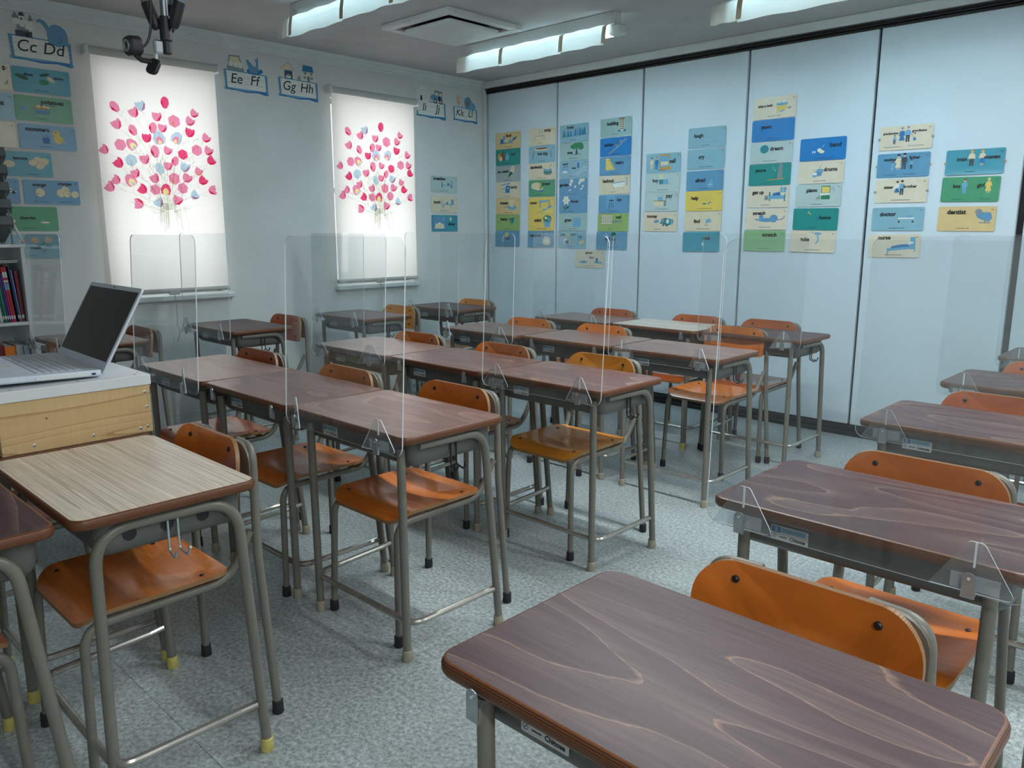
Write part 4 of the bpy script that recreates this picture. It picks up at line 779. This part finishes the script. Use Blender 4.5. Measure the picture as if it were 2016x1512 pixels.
 'well': ('blue', [('well', -4, 1, 5)], [('e', 2, -2.6, 2.2, 2, 'e'), bx_(0, -2.4, 4, .6, 'e'), ('e', 2, .6, 2, .7, 'd'), ('l', [(.2, .6), (.4, 4)], .4, 'n'), ('l', [(3.8, .6), (3.6, 4)], .4, 'n'), ('p', [(-.8, 3.8), (4.8, 3.8), (3.6, 6.2), (.6, 6.2)], 'G')]),
 'ground': ('sand', [('ground', -.6, 4.8, 6.8), ('floor', 2.4, 1.4, 4.6)], [('e', -6, -2.4, 4, 1, 's'), ('e', 9, -2.4, 4.4, .8, 's'), bx_(6.4, -2.4, 8.6, 1, 'b'), ('l', [(-8, -2), (-4, -1.6)], .3, 'd')]),
 'sell': ('light', [('sell', 8, 1, 5)], person(-9.6, -4.2, 8.4, 'c', 'c', 'n') + person(-5.4, -4.4, 8.8, 'b', 'b', 'e') + [bx_(-2.4, -2, 5, 4.8, 's'), bx_(-3, 4.6, 5.4, 5.8, 'o'), ('l', [(-2.6, 4.6), (-2.6, -3)], .4, 'o'), ('l', [(4.8, 4.6), (4.8, -3)], .4, 'o'), ('e', -1, -4, 1.7, 1.3, 'o'), ('e', 2.4, -4, 1.7, 1.3, 'o'), ('e', 5.2, -3.8, 1.7, 1.3, 'o'), bx_(-2, -1.6, 4.4, .8, 'c')]),
 'buy': ('ice', [('buy', -5.6, 1.2, 5)], [bx_(-2.4, 2.4, .8, 5.6, 'c'), bx_(-2.4, -1, .8, 2, 't'), bx_(1, -1, 5, 2, 's'), ('l', [(-2.4, -1.2), (6, -1)], .3, 'e')]),
 'pay': ('ice', [('pay', 7, 3.4, 5.4)], [bx_(-6, -3, 2.4, .4, 'c'), bx_(-2.6, .4, 1, 3.4, 's'), bx_(2.4, -3, 4.4, .6, 'e'), ('l', [(-6.2, .6), (4.6, .6)], .4, 'n'), ('e', -3.6, 1, .8, .4, 'y')]),
 'money': ('cream', [('money', -6.8, 3.4, 9)], [('p', [(-.4, -1), (7, -2.6), (11, -1.6), (11.4, 1.6), (4, 3)], 't'), ('e', -3, .4, 2.4, 1, 'v', 10), ('e', 2.4, 1, 1.4, 1.6, 'e'), ('e', 6.6, .4, 1.3, 1.6, 'w'), bx_(9, -2, 10.6, 1.6, 's'), ('e', 3, -2.4, 1, .5, 'd'), ('e', 6, -2.6, 1, .5, 'd')]),
 'laugh': ('light', [('laugh', -6.2, 1.2, 7)], [('l', [(-1, -3.6), (10, -2.8)], .2, 'e')]),
 'cry': ('light', [('cry', -3.2, .8, 4.6)], []),
 'afraid': ('blue', [('afraid', -3.2, .4, 7.8)], [('p', [(2, -5), (6.4, -5), (6.6, .4), (4.4, .4)], 's'), ('l', [(2.6, -3), (6.4, -2.6)], .3, 'w')]),
 'help': ('yellow', [('help', -6.8, 1.8, 5.6)], [('e', .8, -2, 1.6, .5, 't'), ('p', [(3.6, -2.6), (6, -1), (5.4, -.4), (3.4, -1.8)], 'b')]),
 'find': ('cream', [('find', -4.4, .2, 5)], [('p', [(2.6, -1.6), (7, -.4), (5.6, 2), (3.2, 1)], 's'), ('l', [(1.6, -2.4), (5, -2.8)], .3, 'd')]),
 'drink': ('teal', [('drink', 4.4, 2.6, 6.6)], [('e', 1.6, -1.4, .9, 1.2, 'w'), ('e', 1.6, -.8, .6, .25, 's')]),
 'take a bath': ('sand', [('take a bath', -6.4, 1.6, 10)], [('p', [(1, .8), (9, 1.8), (8, -2), (2, -2.4)], 'y'), ('e', 5, 1.8, 4, 1, 's'), ('e', 3.4, 3.2, 1.1, 1, 'w'), ('e', 6, 3.4, 1.4, 1.1, 'w'), ('l', [(2, -2.2), (1.6, -3.6)], .6, 'y'), ('p', [(3.4, -3.6), (6.6, -2.6), (7, -1.8), (4, -2.4)], 's'), ('e', 10, -1, 1.2, .6, 'e')]),
 'yawn': ('bright', [('yawn', -4.6, 1.6, 7.2)], []),
 'dream': ('ice', [('dream', 3.8, 2.4, 8.8)], [('e', -4.6, 2.4, 3, 2.6, 't')]),
 'snore': ('sea', [('snore', -6.2, 2.6, 7.2)], [('p', [(5.4, -3.4), (6.2, 6.6), (8.8, 6.6), (9, -3.2)], 'e'), ('l', [(-1, -3.4), (10.4, -2.8)], .5, 'o'), ('l', [(3.4, 3), (4.4, 3), (3.4, 2), (4.4, 2)], .2, 'w'), ('l', [(2, 4.4), (3, 4.4), (2, 3.4), (3, 3.4)], .2, 'w')]),
 'get up': ('sand', [('get up', -6.8, 2.6, 8.2)], [bx_(1, -2, 2, 3, 't'), bx_(1.4, -1.4, 12, .8, 's'), bx_(11.4, -3, 12.2, 1.6, 't'), ('p', [(3, .8), (9, .8), (8.4, 3), (4, 2.4)], 'b'), ('l', [(1.6, -2), (1.6, -3)], .6, 't'), bx_(-2, -2, .6, .8, 'e'), bx_(8.6, 2.6, 12.4, 6, 's'), ('l', [(10.4, 2.6), (10.4, 6)], .25, 'w')]),
 'stretch': ('sand', [('stretch', -5, 4, 8.8)], [('e', 1, -.6, 6, 1.3, 'v'), ('e', 5.4, .6, 2.8, 2.2, 'v'), ('e', -3.4, 1.2, 1.6, 1.4, 'v'), ('p', [(-4.6, 2), (-4.4, 3.4), (-3.4, 2.6), (-2.6, 3.4), (-2.2, 2)], 'v'), ('l', [(-3, -.6), (-7, -.2), (-7.4, .6)], .9, 'v'), ('l', bez((7, -.6), (13, -.6), (12.6, 2)), .6, 'v'), ('e', 5.6, -1.6, 1.6, .6, 'v')]),
 'scratch': ('leaf', [('scratch', 3.6, 4, 10)], []),
 'band': ('bright', [('band', 8, 2.2, 7)], [('e', -2, -.6, 1.4, 1.2, 'w'), ('e', -.4, -1.6, 1.6, 1, 'c'), ('e', -6, -1.6, .4, .8, 'w'), ('e', -4.8, -1.6, .4, .8, 'w'), ('l', [(-.4, 1), (1, 2.4)], .2, 'w')]),
 'drums': ('sand', [('drums', 6.2, 1.6, 8.4)], [('p', [(-2.6, .6), (1.6, 1.4), (.6, -2), (-1.8, -2.4)], 'v'), ('e', -.6, 1.2, 2.4, .9, 's'), ('e', -3.6, -1.6, 1.6, 1.3, 's'), ('e', -3.6, -1, 1.6, .6, 'w'), ('l', [(-1, 2), (.6, 5)], .2, 'n'), ('l', [(-2.6, 0), (-5, 2)], .2, 'n')]),
 'piano': ('ice', [('piano', -4, 3, 7)], [bx_(2, -2.4, 7.6, 5.8, 'g'), bx_(2.4, 1.6, 7.2, 5.2, 'y'), ('p', [(.6, 0), (7.6, .2), (7.6, 1.4), (2, 1.4)], 'w'), ('l', [(1, .2), (1, -2.6)], .5, 'g'), bx_(-1, -2, 1.2, -1.2, 'e'), ('l', [(-.8, -2), (-.8, -3.2)], .3, 'e'), ('l', [(1, -2), (1, -3.2)], .3, 'e'), ('l', [(9, 3), (9, 5), (9.8, 4.6)], .2, 'd'), ('l', [(10, 2), (10, 3.8), (10.8, 3.4)], .2, 'd')]),
 'horns': ('sea', [('horns', 6.4, 1, 7.2)], [('l', [(-2.6, 2.6), (-4.6, 4.2)], .4, 'y'), ('p', [(-5.4, 3.6), (-4, 5.4), (-4.6, 3.8)], 'y'), ('l', [(.4, .6), (1.6, 1)], .5, 'b'), ('e', 1.6, .8, .8, .8, 'b')]),
 'tuba': ('sand', [('tuba', -5, 1.4, 6)], [('e', 3, 5, 2.6, .7, 's'), ('l', [(3, 4.6), (3.6, 1), (2, -1.4)], .8, 's'), ('l', [(-1, 5.4), (0, 6)], .3, 'd')]),
 'grandmother': ('sand', [('grandmother', -8.2, 2.6, 8.6), ('grandfather', 7.4, 3.2, 8.2)], person(-6, -3.4, 5, 's', 'd') + person(-2, -2.8, 8.6, 'b', 'b', 'e', True) + person(1.2, -2.6, 8.8, 's', 'd', 'e') + person(5, -2.6, 5, 'c', 'b', 'k', True)),
 'mother': ('blue', [('mother', -7.2, 3.4, 7), ('father', 6.2, 4, 6)], person(-5.6, -2.6, 4.6, 's', 's', 'k', True) + person(-2.6, -2.6, 8.8, 'c', 'c', 'k', True) + person(.6, -2.4, 9, 'd', 'd', 'k') + person(4.6, -2.4, 5.2, 's', 'd', 'k')),
 'sister': ('sand', [('sister', -6.8, 2.2, 5.2), ('brother', 5.2, 2.4, 7.4)], person(-2, -2, 7.6, 'w', 'b', 'k', True) + person(.6, -2.4, 8.4, 's', 'd', 'k')),
 'doctor': ('light', [('doctor', -5.4, 3, 9.2)], [bx_(.4, 0, 9.4, .8, 'w'), ('l', [(1, 0), (1, -1.2)], .3, 'e'), ('l', [(8.6, 0), (8.6, -1.2)], .3, 'e'), ('e', 1, -1.6, .6, .6, 'd'), ('e', 8.6, -1.6, .6, .6, 'd'), bx_(5, .8, 8.6, 2, 's')]),
 'nurse': ('sand', [('nurse', -5.6, 4.6, 7)], [('p', [(-3.6, -3), (11.6, -1.6), (11.6, .6), (-3.6, -1.6)], 's'), bx_(9, -2, 12, 5, 's'), ('l', [(-3.4, -1), (-3.4, -5)], .6, 's'), ('l', [(11.8, .4), (11.8, -3.4)], .6, 's'), ('p', [(-2, -1.4), (9, -.4), (8, 1), (3.6, .8), (-1, -.2)], 'b'), ('e', 9.4, 1.8, 1.6, .7, 'w')]),
 'man': ('teal', [('man', -6.4, 1.4, 5), ('woman', 8.2, 2, 8)], person(-1.6, -2.2, 8.8, 'c', 'd', 'o') + person(3.6, -2, 8.4, 'c', 'b', 'o', True)),
 'boy': ('green', [('boy', -6.6, 1.6, 4), ('girl', 5.2, 1.8, 3.6)], person(-2.8, -2.2, 8, 's', 's', 'n') + person(9, -2.2, 8.2, 'y', 'y', 'y', True)),
 'dentist': ('amber', [('dentist', -5, 3.8, 9.6)], [('p', [(4.6, 2.6), (8, 3.6), (12, 3.4), (13, .4), (11.6, -1.6), (8, -.6), (5.6, .6)], 'v'), bx_(6.6, -2.4, 12.4, -1.8, 'e'), ('l', [(9.6, -.6), (9.6, -2)], .7, 'e'), ('e', 6, 3.8, 1.8, 1.6, 'e')]),
 'shoe': ('teal', [('shoe', -6.6, 3, 4.4), ('shoes', 8.6, 2.6, 5)], [('e', -10, 1.4, 3.4, 1.1, 'G', -18), ('e', 1.6, 3.6, 2.8, .8, 'G', 15), ('e', 1, -.4, 2.4, 1.4, 'g'), ('e', 4.6, 1.4, 2.2, 1, 'c', -35)]),
 'potatoes': ('green', [('potatoes', 4.4, 3.6, 11.6)], [('p', [(-5, .6), (3, .8), (2.4, -2.6), (-4.4, -2.6)], 'v'), ('e', -1, .8, 4.2, 1, 'o'), ('e', -3, 1.4, 1.2, .7, 'c'), ('e', 0, 1.6, 1.2, .7, 'c'), ('e', 2, 1.2, 1, .6, 'c'), bx_(-12, -1, -9.6, .8, 's'), ('l', [(-1.6, 2), (5.8, 2.2)], .25, 'k')]),
 'monsters': ('blue', [('monsters', -5.2, 4, 12)], [('e', -1.2, -1.4, 1.9, 2, 'b'), ('e', -1.2, .4, 1.4, 1, 'v'), ('e', 5, -.6, 2.4, 2.6, 'y'), ('e', 4.4, 2.6, 1.8, 1.5, 'y'), ('l', [(2.6, 1), (1.8, 2.8)], .5, 'y'), ('l', [(7.2, .6), (8, -2.8)], .6, 'y'), ('l', [(-3, -3), (1, -3.2)], .3, 'd'), ('e', 4, 3, .3, .3, 'k'), ('e', -1.6, .6, .2, .3, 'w')]),
 'lemons': ('teal', [('lemon', -11.4, 3.4, 5.4), ('lemons', -1.2, 3.2, 7)], [('e', -7, -.2, 2.8, 1.9, 'c')] + [('e', x, y, 2.4, 1.9, 'c', r_) for x, y, r_ in ((5, 1, 10), (7.4, 2.4, 0), (10.6, 1.8, 15), (8.4, -.6, 20))] + [('l', ell(8.4, -.6, 2.4, 1.9, 20), .12, 'n'), ('l', ell(5, 1, 2.4, 1.9, 10), .12, 'n')]),
 'orange': ('blue', [('orange', -6.4, 3.6, 7), ('oranges', 7, 4.6, 7.6)], [('e', -6.2, -.2, 2.4, 2.4, 'c'), ('e', 4.6, -.2, 2.2, 2.3, 'c'), ('e', 7, 1.4, 2.2, 2.2, 'c'), ('e', 7.8, -.6, 2, 2, 'c'), ('e', 12, -.8, 2, 2, 'c'), ('e', -7.4, -.8, .3, .3, 'k'), ('e', 8.8, -.6, .25, .25, 'k'), ('l', ell(7.8, -.6, 2, 2), .12, 'n')]),
 'cherries': ('green', [('cherry', -11, 3.8, 5.6), ('cherries', -1, .6, 7.8)], [('e', -9.4, -.6, .9, .9, 'c'), ('e', -8, -1.2, .8, .8, 'c'), ('e', 7.8, -2, 2.4, .6, 'c')]),
 'roses': ('light', [('roses', 1.2, -.8, 5.4)], rose(1.4, 3.6, 2.1) + rose(8.2, 3.8, 2.1) + rose(-5, 3.2, 1.8) + [('l', bez((1.8, 1.6), (4, 0), (5.4, -4)), .3, 't'), ('l', bez((8, 1.8), (6.6, 0), (5.6, -4)), .3, 't'), ('e', 3.4, .4, 1.6, .7, 't', 30), ('e', 8, .2, 1.8, .8, 't', -10), ('e', 5.6, 1.4, 1.4, .5, 't', 50)]),
 'breakfast': ('ice', [('breakfast', -5.4, 4.6, 13)], table(2.6, -1, 6, 2, 's') + [('l', [(-2.6, 2), (-2.8, -2.4)], .7, 'b'), ('l', [(8, 3), (8.4, -2.4)], .7, 'b'), bx_(-.6, -.4, 1.4, 1.6, 'c'), bx_(3, -.4, 5.4, 1, 'b'), ('e', 2.4, 0, .7, .5, 'w')]),
 'lunch': ('sand', [('lunch', -8.4, 1.6, 7)], table(3, -.4, 5, 2.6, 's') + [bx_(7.4, -.4, 10.4, 4, 's'), bx_(2, .2, 4, 1.6, 'b'), ('e', 1, 3.6, 1, 1.2, 'c'), ('l', [(-3.4, 4), (-3, -3)], .5, 's'), ('e', 5.4, .8, .8, .7, 'w')]),
 'dinner': ('teal', [('dinner', 7.6, -.6, 8)], [bx_(-12.6, -5.4, .8, 5.6, 'v'), ('p', [(-11.4, -4.4), (-.6, -4.4), (-1.4, -.4), (-10.4, -.2)], 'c'), ('e', -6, 0, 1.6, .7, 'w'), ('e', 6.4, 3.6, 1.3, 1.6, 'c'), bx_(-2.6, 2, -1, 5.4, 's')]),
 'edge1': ('sand', [('s', 11.4, 4.8, 1.6)], [('p', [(11, -3.6), (14, -3.4), (12.6, -1)], 'e')]),
 'edge2': ('light', [('es', 8, 1.4, 3.4)], []),
 'edge3': ('sand', [('s', 6.2, 4.2, 1.5)], []),
 'car': ('blue', [], [('p', [(6, -.6), (13, -.4), (12.6, .8), (10.6, 1), (9.4, 2.4), (7, 2.2)], 'w'), ('e', 7.6, -.8, .9, .9, 'k'), ('e', 11.4, -.6, .9, .9, 'k'), ('l', [(6, .4), (13, .6)], .5, 'b')]),
}
CAPT = {'lemons': [('These are lemons.', 4.6, -5.3, 7)], 'orange': [('This is an orange.', -6, -5.3, 7), ('These are oranges.', 7, -5.2, 7)], 'boy': [('I am a boy.', -6, -5.4, 5), ('I am a girl.', 8, -5.2, 5)], 'grandmother': [('This is my grandmother.', -7, -5, 9), ('This is my grandfather.', 6, -4.8, 9)], 'mother': [('This is my mother.', -6.6, -5.4, 7), ('This is my father.', 4, -5.2, 7)]}
LAB = {'edge1': 'cream flash card cut off at left edge, topmost row', 'edge2': 'pale teal flash card ending in es at left edge', 'edge3': 'cream flash card cut off at left edge, third row', 'car': 'blue flash card with a small car beside the orange card'}
DOTS = {'grandmother', 'mother', 'sister', 'man'}
NAMEC = dict(teal='teal', blue='blue', bright='bright blue', light='light blue', mint='pale green', green='green', sea='sea green', lime='lime green', leaf='leaf green', yellow='yellow', amber='tan', cream='cream', grey='grey', sand='cream', ice='pale grey')
def card_mesh(col, curl):
    b = MB(); o = rrect(.29, .135, .009, 4); nx = len(o)
    f = lambda x, y: .0035 * curl * max(0, (-y - .03) / .04) ** 2 + .0012 * math.sin(x * 9 + curl * 3)
    rings = (.0, .5, .8, 1); V = []; 
    b2 = curved(o, lambda u, v, off: (u, v, .0018 - off + .0012 + f(u, v)), .0012, (.35, .6, .8, .92, 1), 0, 0)
    return b2.mesh('flash_card', 'card_' + col, 40)
def flash_card(word, onwall):
    col, texts, pics = CARDS[word]; rnd = random.Random(word)
    (a, z) = (POSW if onwall else POSP)[word]; til = R(rnd.uniform(-.7, .7))
    if word == 'nurse': til = R(-1)
    if onwall: loc, rot = (XW + .0015, a, z), (R(90), 0, R(90))
    else: loc, rot = (a, YP - .0135, z), (R(90), til, 0)
    curl = 1 if word in ('drink', 'man', 'scratch', 'tuba', 'spaghetti', 'well') else .15
    t = obj('flash_card', cached('card%s%.2f' % (col, curl), lambda: card_mesh(col, curl)), None, loc, rot)
    two = ' and '.join(x[0] for x in texts)
    tag(t, LAB.get(word, '%s flash card with the word%s %s' % (NAMEC[col], 's' if len(texts) > 1 else '', two)), 'card', 'picture word cards on the window wall' if onwall else 'picture word cards on the partition')
    L = .0052
    for (s, x, y, w_) in texts:
        obj('lettering', text_mesh(s, w_ / 100, 'ink_k'), t, (x / 100, y / 100, L))
    if pics: obj('picture', print_mesh('picture', pics, .01, .0043, .00001), t)
    if word in CAPT:
        for (s, x, y, w_) in CAPT[word]: obj('caption', text_mesh(s, w_ / 100, 'ink_d', bold=.004), t, (x / 100, y / 100, L + .0015 * curl))
    else:
        lines = []; x = rnd.uniform(-5, -4)
        for k in range(rnd.randint(4, 6)):
            q = rnd.uniform(.7, 2.1); lines.append(('l', [(x, -5.2), (x + q, -5.2)], .28, 'd')); x += q + .3
        obj('caption', print_mesh('caption', lines, .01, L - .0004 + .0015 * curl, 0), t)
    obj('card_number', cached('cnum', lambda: print_mesh('card_number', [('l', [(12.2, 5), (13.3, 5)], .3, 'd')], .01, L - .0004, 0)), t)
    if word in DOTS:
        for sx_ in (-1, 1): obj('sticky_dot', cached('dot', lambda: MB().lathe((0, 0, 0), [(.0075, .001), (.0075, .0052), (.006, .0056)], 14).mesh('sticky_dot', 'capw')), t, (sx_ * .145, -.004, 0))
    return t
for wd in POSP: flash_card(wd, False)
for wd in POSW: flash_card(wd, True)

# ------------------------------------------------------------------ alphabet cards above the blinds (units: cm on a 31 x 13 cm frame)
def house(x, y): return [bx_(x - 4.2, y, x + 4.6, y + 7, 'c'), ('p', [(x - 4.6, y + 6.4), (x + 5, y + 6.4), (x + 4, y + 10.4), (x - 3.6, y + 10.8)], 'b'), bx_(x - .4, y, x + 1.4, y + 3.6, 'b'), ('p', [(x - .8, y + 3.6), (x + .5, y + 5), (x + 1.8, y + 3.6)], 'w')] + [bx_(x + dx, y + dy, x + dx + 2, y + dy + 1.6, 'e') for dx, dy in ((-3.4, 1.6), (2.2, 1.6), (-3, 4.6), (2, 4.6))]
ALPHA = {
 'C': (1.56, 2.27, 'Cc  Dd', 'castle and dinosaur', [bx_(-12, 6, -3.6, 9, 'd'), bx_(-11, 9, -5, 12.5, 'e'), bx_(-12.6, 12, -9.4, 15, 'w'), bx_(-9.4, 11, -7, 16.6, 'w'), bx_(-6.8, 10, -3, 14.6, 'w'), ('p', [(-13, 15), (-9, 15), (-11.4, 18.6)], 'e'), ('p', [(-9.8, 16.6), (-6.4, 16.6), (-8.2, 20)], 'd'), ('p', [(-5.2, 14.6), (-2.4, 14.6), (-3.8, 18.4)], 'e'), bx_(-8.7, 14.6, -7.8, 15.6, 'k'), bx_(-7, 6, -5.2, 8, 'k'),
        ('e', 9, 9, 5.4, 6, 'v'), ('p', [(4, 4), (14.4, 4), (14.2, 9), (10, 14.6), (5, 10)], 'v'), ('l', bez((5, 6), (5.6, 13), (1.6, 15.6)), 2.2, 'v'), ('e', .4, 15.6, 1.6, .9, 'v', 15), ('l', bez((8, 5), (13, 6), (10, 9)), .25, 'd')]),
 'E': (2.79, 2.258, 'Ee  Ff', 'egg carton and fish', [('p', [(-12.6, 9), (-11.4, 15.6), (-4, 16), (-1.4, 8.4)], 'e'), ('p', [(-11.4, 10), (-10.6, 14.8), (-4.6, 15), (-2.8, 9)], 'c')] + [('e', x, 9.8, 1.5, 2.1, 'w') for x in (-10.4, -7, -3.6)] + [('p', [(-13.4, 6.4), (-13.4, 9), (-1, 8), (-1.2, 6)], 'e'), ('e', 6, 7.2, 5.4, 2, 'b'), ('p', [(.4, 14), (2, 14.6), (6, 10.6), (9.6, 10.4), (9, 6.4), (3, 6.4)], 'v'), ('p', [(7.6, 10), (9.4, 10), (9.6, 17), (8.6, 16.4), (8.4, 15), (6.4, 15.4), (7.8, 13.4)], 'v'), ('e', 3, 12, .3, .3, 'k'), ('e', 11, 8, 1.6, 1.4, 'b')]),
 'G': (3.185, 2.26, 'Gg  Hh', 'garage and house', [('p', [(-12, 6), (-3, 6), (-3, 12), (-7.6, 16.6), (-12, 12.4)], 'c'), bx_(-10.6, 6, -4.2, 11.6, 'b'), bx_(-10, 6.4, -4.8, 11, 'd'), ('e', -7.4, 7.4, 2.2, 1, 'w'), ('e', -7.4, 8.6, 1.4, .9, 'e'), ('l', [(-12.8, 12), (-7.6, 17), (-2.4, 11.6)], .4, 'e'), ('e', 1, 7.4, 1, 1.6, 'e')] + house(8, 6)),
 'I': (4.406, 2.25, 'Ii  Jj', 'igloo and car', [('e', -8.6, 8, 6.4, 9, 'w'), bx_(-15, -2, -2, 6, 'w')] + [('l', [(-8.6 + 6.4 * math.sqrt(max(0, 1 - ((y - 8) / 9) ** 2)) * sx_, y) for sx_ in (-1, 1)], .2, 'e') for y in (8, 10, 12, 14)] + [('l', [(-12 + i * 2.4, 6 + (i % 2) * 2), (-12 + i * 2.4, 8 + (i % 2) * 2)], .2, 'e') for i in range(6)] + [('p', [(-11, 6), (-11, 9), (-10, 10.4), (-9, 9), (-9, 6)], 'k'), ('p', [(0, 8), (.4, 11.6), (4, 12), (4, 14.6), (12.4, 14), (12.6, 7)], 'v'), ('p', [(4.6, 11.4), (4.8, 14), (8, 13.8), (8, 11)], 'c'), ('p', [(8.8, 11), (8.8, 13.6), (11.8, 13.4), (11.8, 10.6)], 'c'), bx_(8, 7.4, 10.4, 11, 'k'), ('e', 4.8, 7, 1.8, 2, 'd'), ('e', 10.8, 6.8, 1.8, 2, 'd'), ('e', 4.8, 7, .9, 1, 'c'), ('e', 10.8, 6.8, .9, 1, 'c'), ('l', [(4, 14.8), (12.6, 14.2)], .5, 'd')]),
 'K': (4.787, 2.246, 'Kk  Ll', 'kite and lion', [('p', [(-10, 16.4), (-7.4, 16), (-6, 10), (-8.6, 7), (-11.4, 11)], 'f'), ('l', [(-9, 16.2), (-8.6, 7)], .2, 'n'), ('l', [(-11, 11), (-6.4, 10.4)], .2, 'n'), ('l', bez((-8.6, 7), (-6, 4), (-3, 8)), .4, 's'), ('e', -4, 7.4, 1, .7, 's', 40), ('e', 3.6, 11, 5, 5.6, 'v'), ('e', 9, 8, 4.6, 4, 's'), ('p', [(1, 5), (13, 5), (12.6, 9), (6, 9)], 's'), ('e', 3.6, 10.4, 2.6, 3.2, 'e'), ('e', 2.8, 11, .3, .4, 'k'), ('e', 4.4, 11, .3, .4, 'k'), ('e', 3.6, 9.6, .6, .4, 'd')]),
}
for k_, (yc, zc, txt, lab, pics) in ALPHA.items():
    k = .01 if k_ != 'K' else .0088
    # cut-out silhouette: frame plus a lobe behind every picture shape
    b = MB(); b.prism([(x * k, y * k) for x, y in ((-16, 6.6), (-15.4, 7), (15.6, 6.2), (15.8, -5.6), (16.6, -7), (15.4, -8), (8, -6.8), (0, -7.4), (-8, -6.6), (-15, -6.8), (-16, -5.6), (-15.4, -4))][::-1], 0, .0012)
    xs = [p for s in pics for p in (ell(s[1], s[2], s[3], s[4], s[6] if len(s) > 6 else 0) if s[0] == 'e' else s[1])]
    for s in pics:
        if s[0] == 'l': continue
        pts = ell(s[1], s[2], s[3], s[4], s[6] if len(s) > 6 else 0) if s[0] == 'e' else s[1]
        mx, my = sum(p[0] for p in pts) / len(pts), sum(p[1] for p in pts) / len(pts)
        b.add([((mx + (x - mx) * 1.08) * k, (my + (y - my) * 1.08) * k, .0013) for x, y in pts], [tuple(range(len(pts)))])
    t = obj('alphabet_card', b.mesh('alphabet_card', 'ink_w', 0), None, (XW + .001, yc, zc), (R(90), 0, R(90)))
    tag(t, 'alphabet card %s with %s' % (txt.replace('  ', ' '), lab), 'card', 'alphabet cards above the blinds')
    fr = [('p', [(-15.8, 6.4), (-13.8, 6), (-13.4, -5.4), (-15, -5.4)], 'v'), ('p', [(13.8, 5.4), (15.6, 5.8), (15.8, -5.6), (14.4, -5.4)], 'v'), ('p', [(-15.4, 6.6), (15.4, 5.9), (15.4, 5.2), (-15.4, 5.8)], 'v'), ('p', [(-15.6, -4.8), (-8, -4.8), (15, -5), (16.2, -6.8), (15, -7.6), (8, -6.4), (0, -7), (-8, -6.2), (-15, -6.2)], 'b'), ('p', [(-12, -4.9), (0, -5.1), (8, -5.2), (0, -5.9), (-8, -5.5)], 's'), ('e', -15, -5.4, 1, .9, 'v'), ('e', 15.4, -6.4, .9, .9, 'v'), ('e', -12.6, -5.2, .6, .6, 'v')]
    fr += [('l', [(-15.2, 4 - i * 2), (-13.7, 3.8 - i * 2)], .2, 'd') for i in range(5)] + [('l', [(14, 3.8 - i * 2), (15.6, 4 - i * 2)], .2, 'd') for i in range(5)]
    fr += [('l', [(-13.4, y), (14, y)], .12, 'e') for y in (2.4, -1.6)]
    obj('frame_print', print_mesh('frame_print', fr, k, .0014, .00001), t)
    for tx, px in zip(txt.split(), (-.068, .068)):
        obj('lettering', text_mesh(tx, None, 'ink_k', shear=.18, bold=.004, em=.088 * k / .01), t, (px * k / .01, -.016 * k / .01, .0021))
    obj('picture', print_mesh('picture', pics, k, .0015, .00001), t)
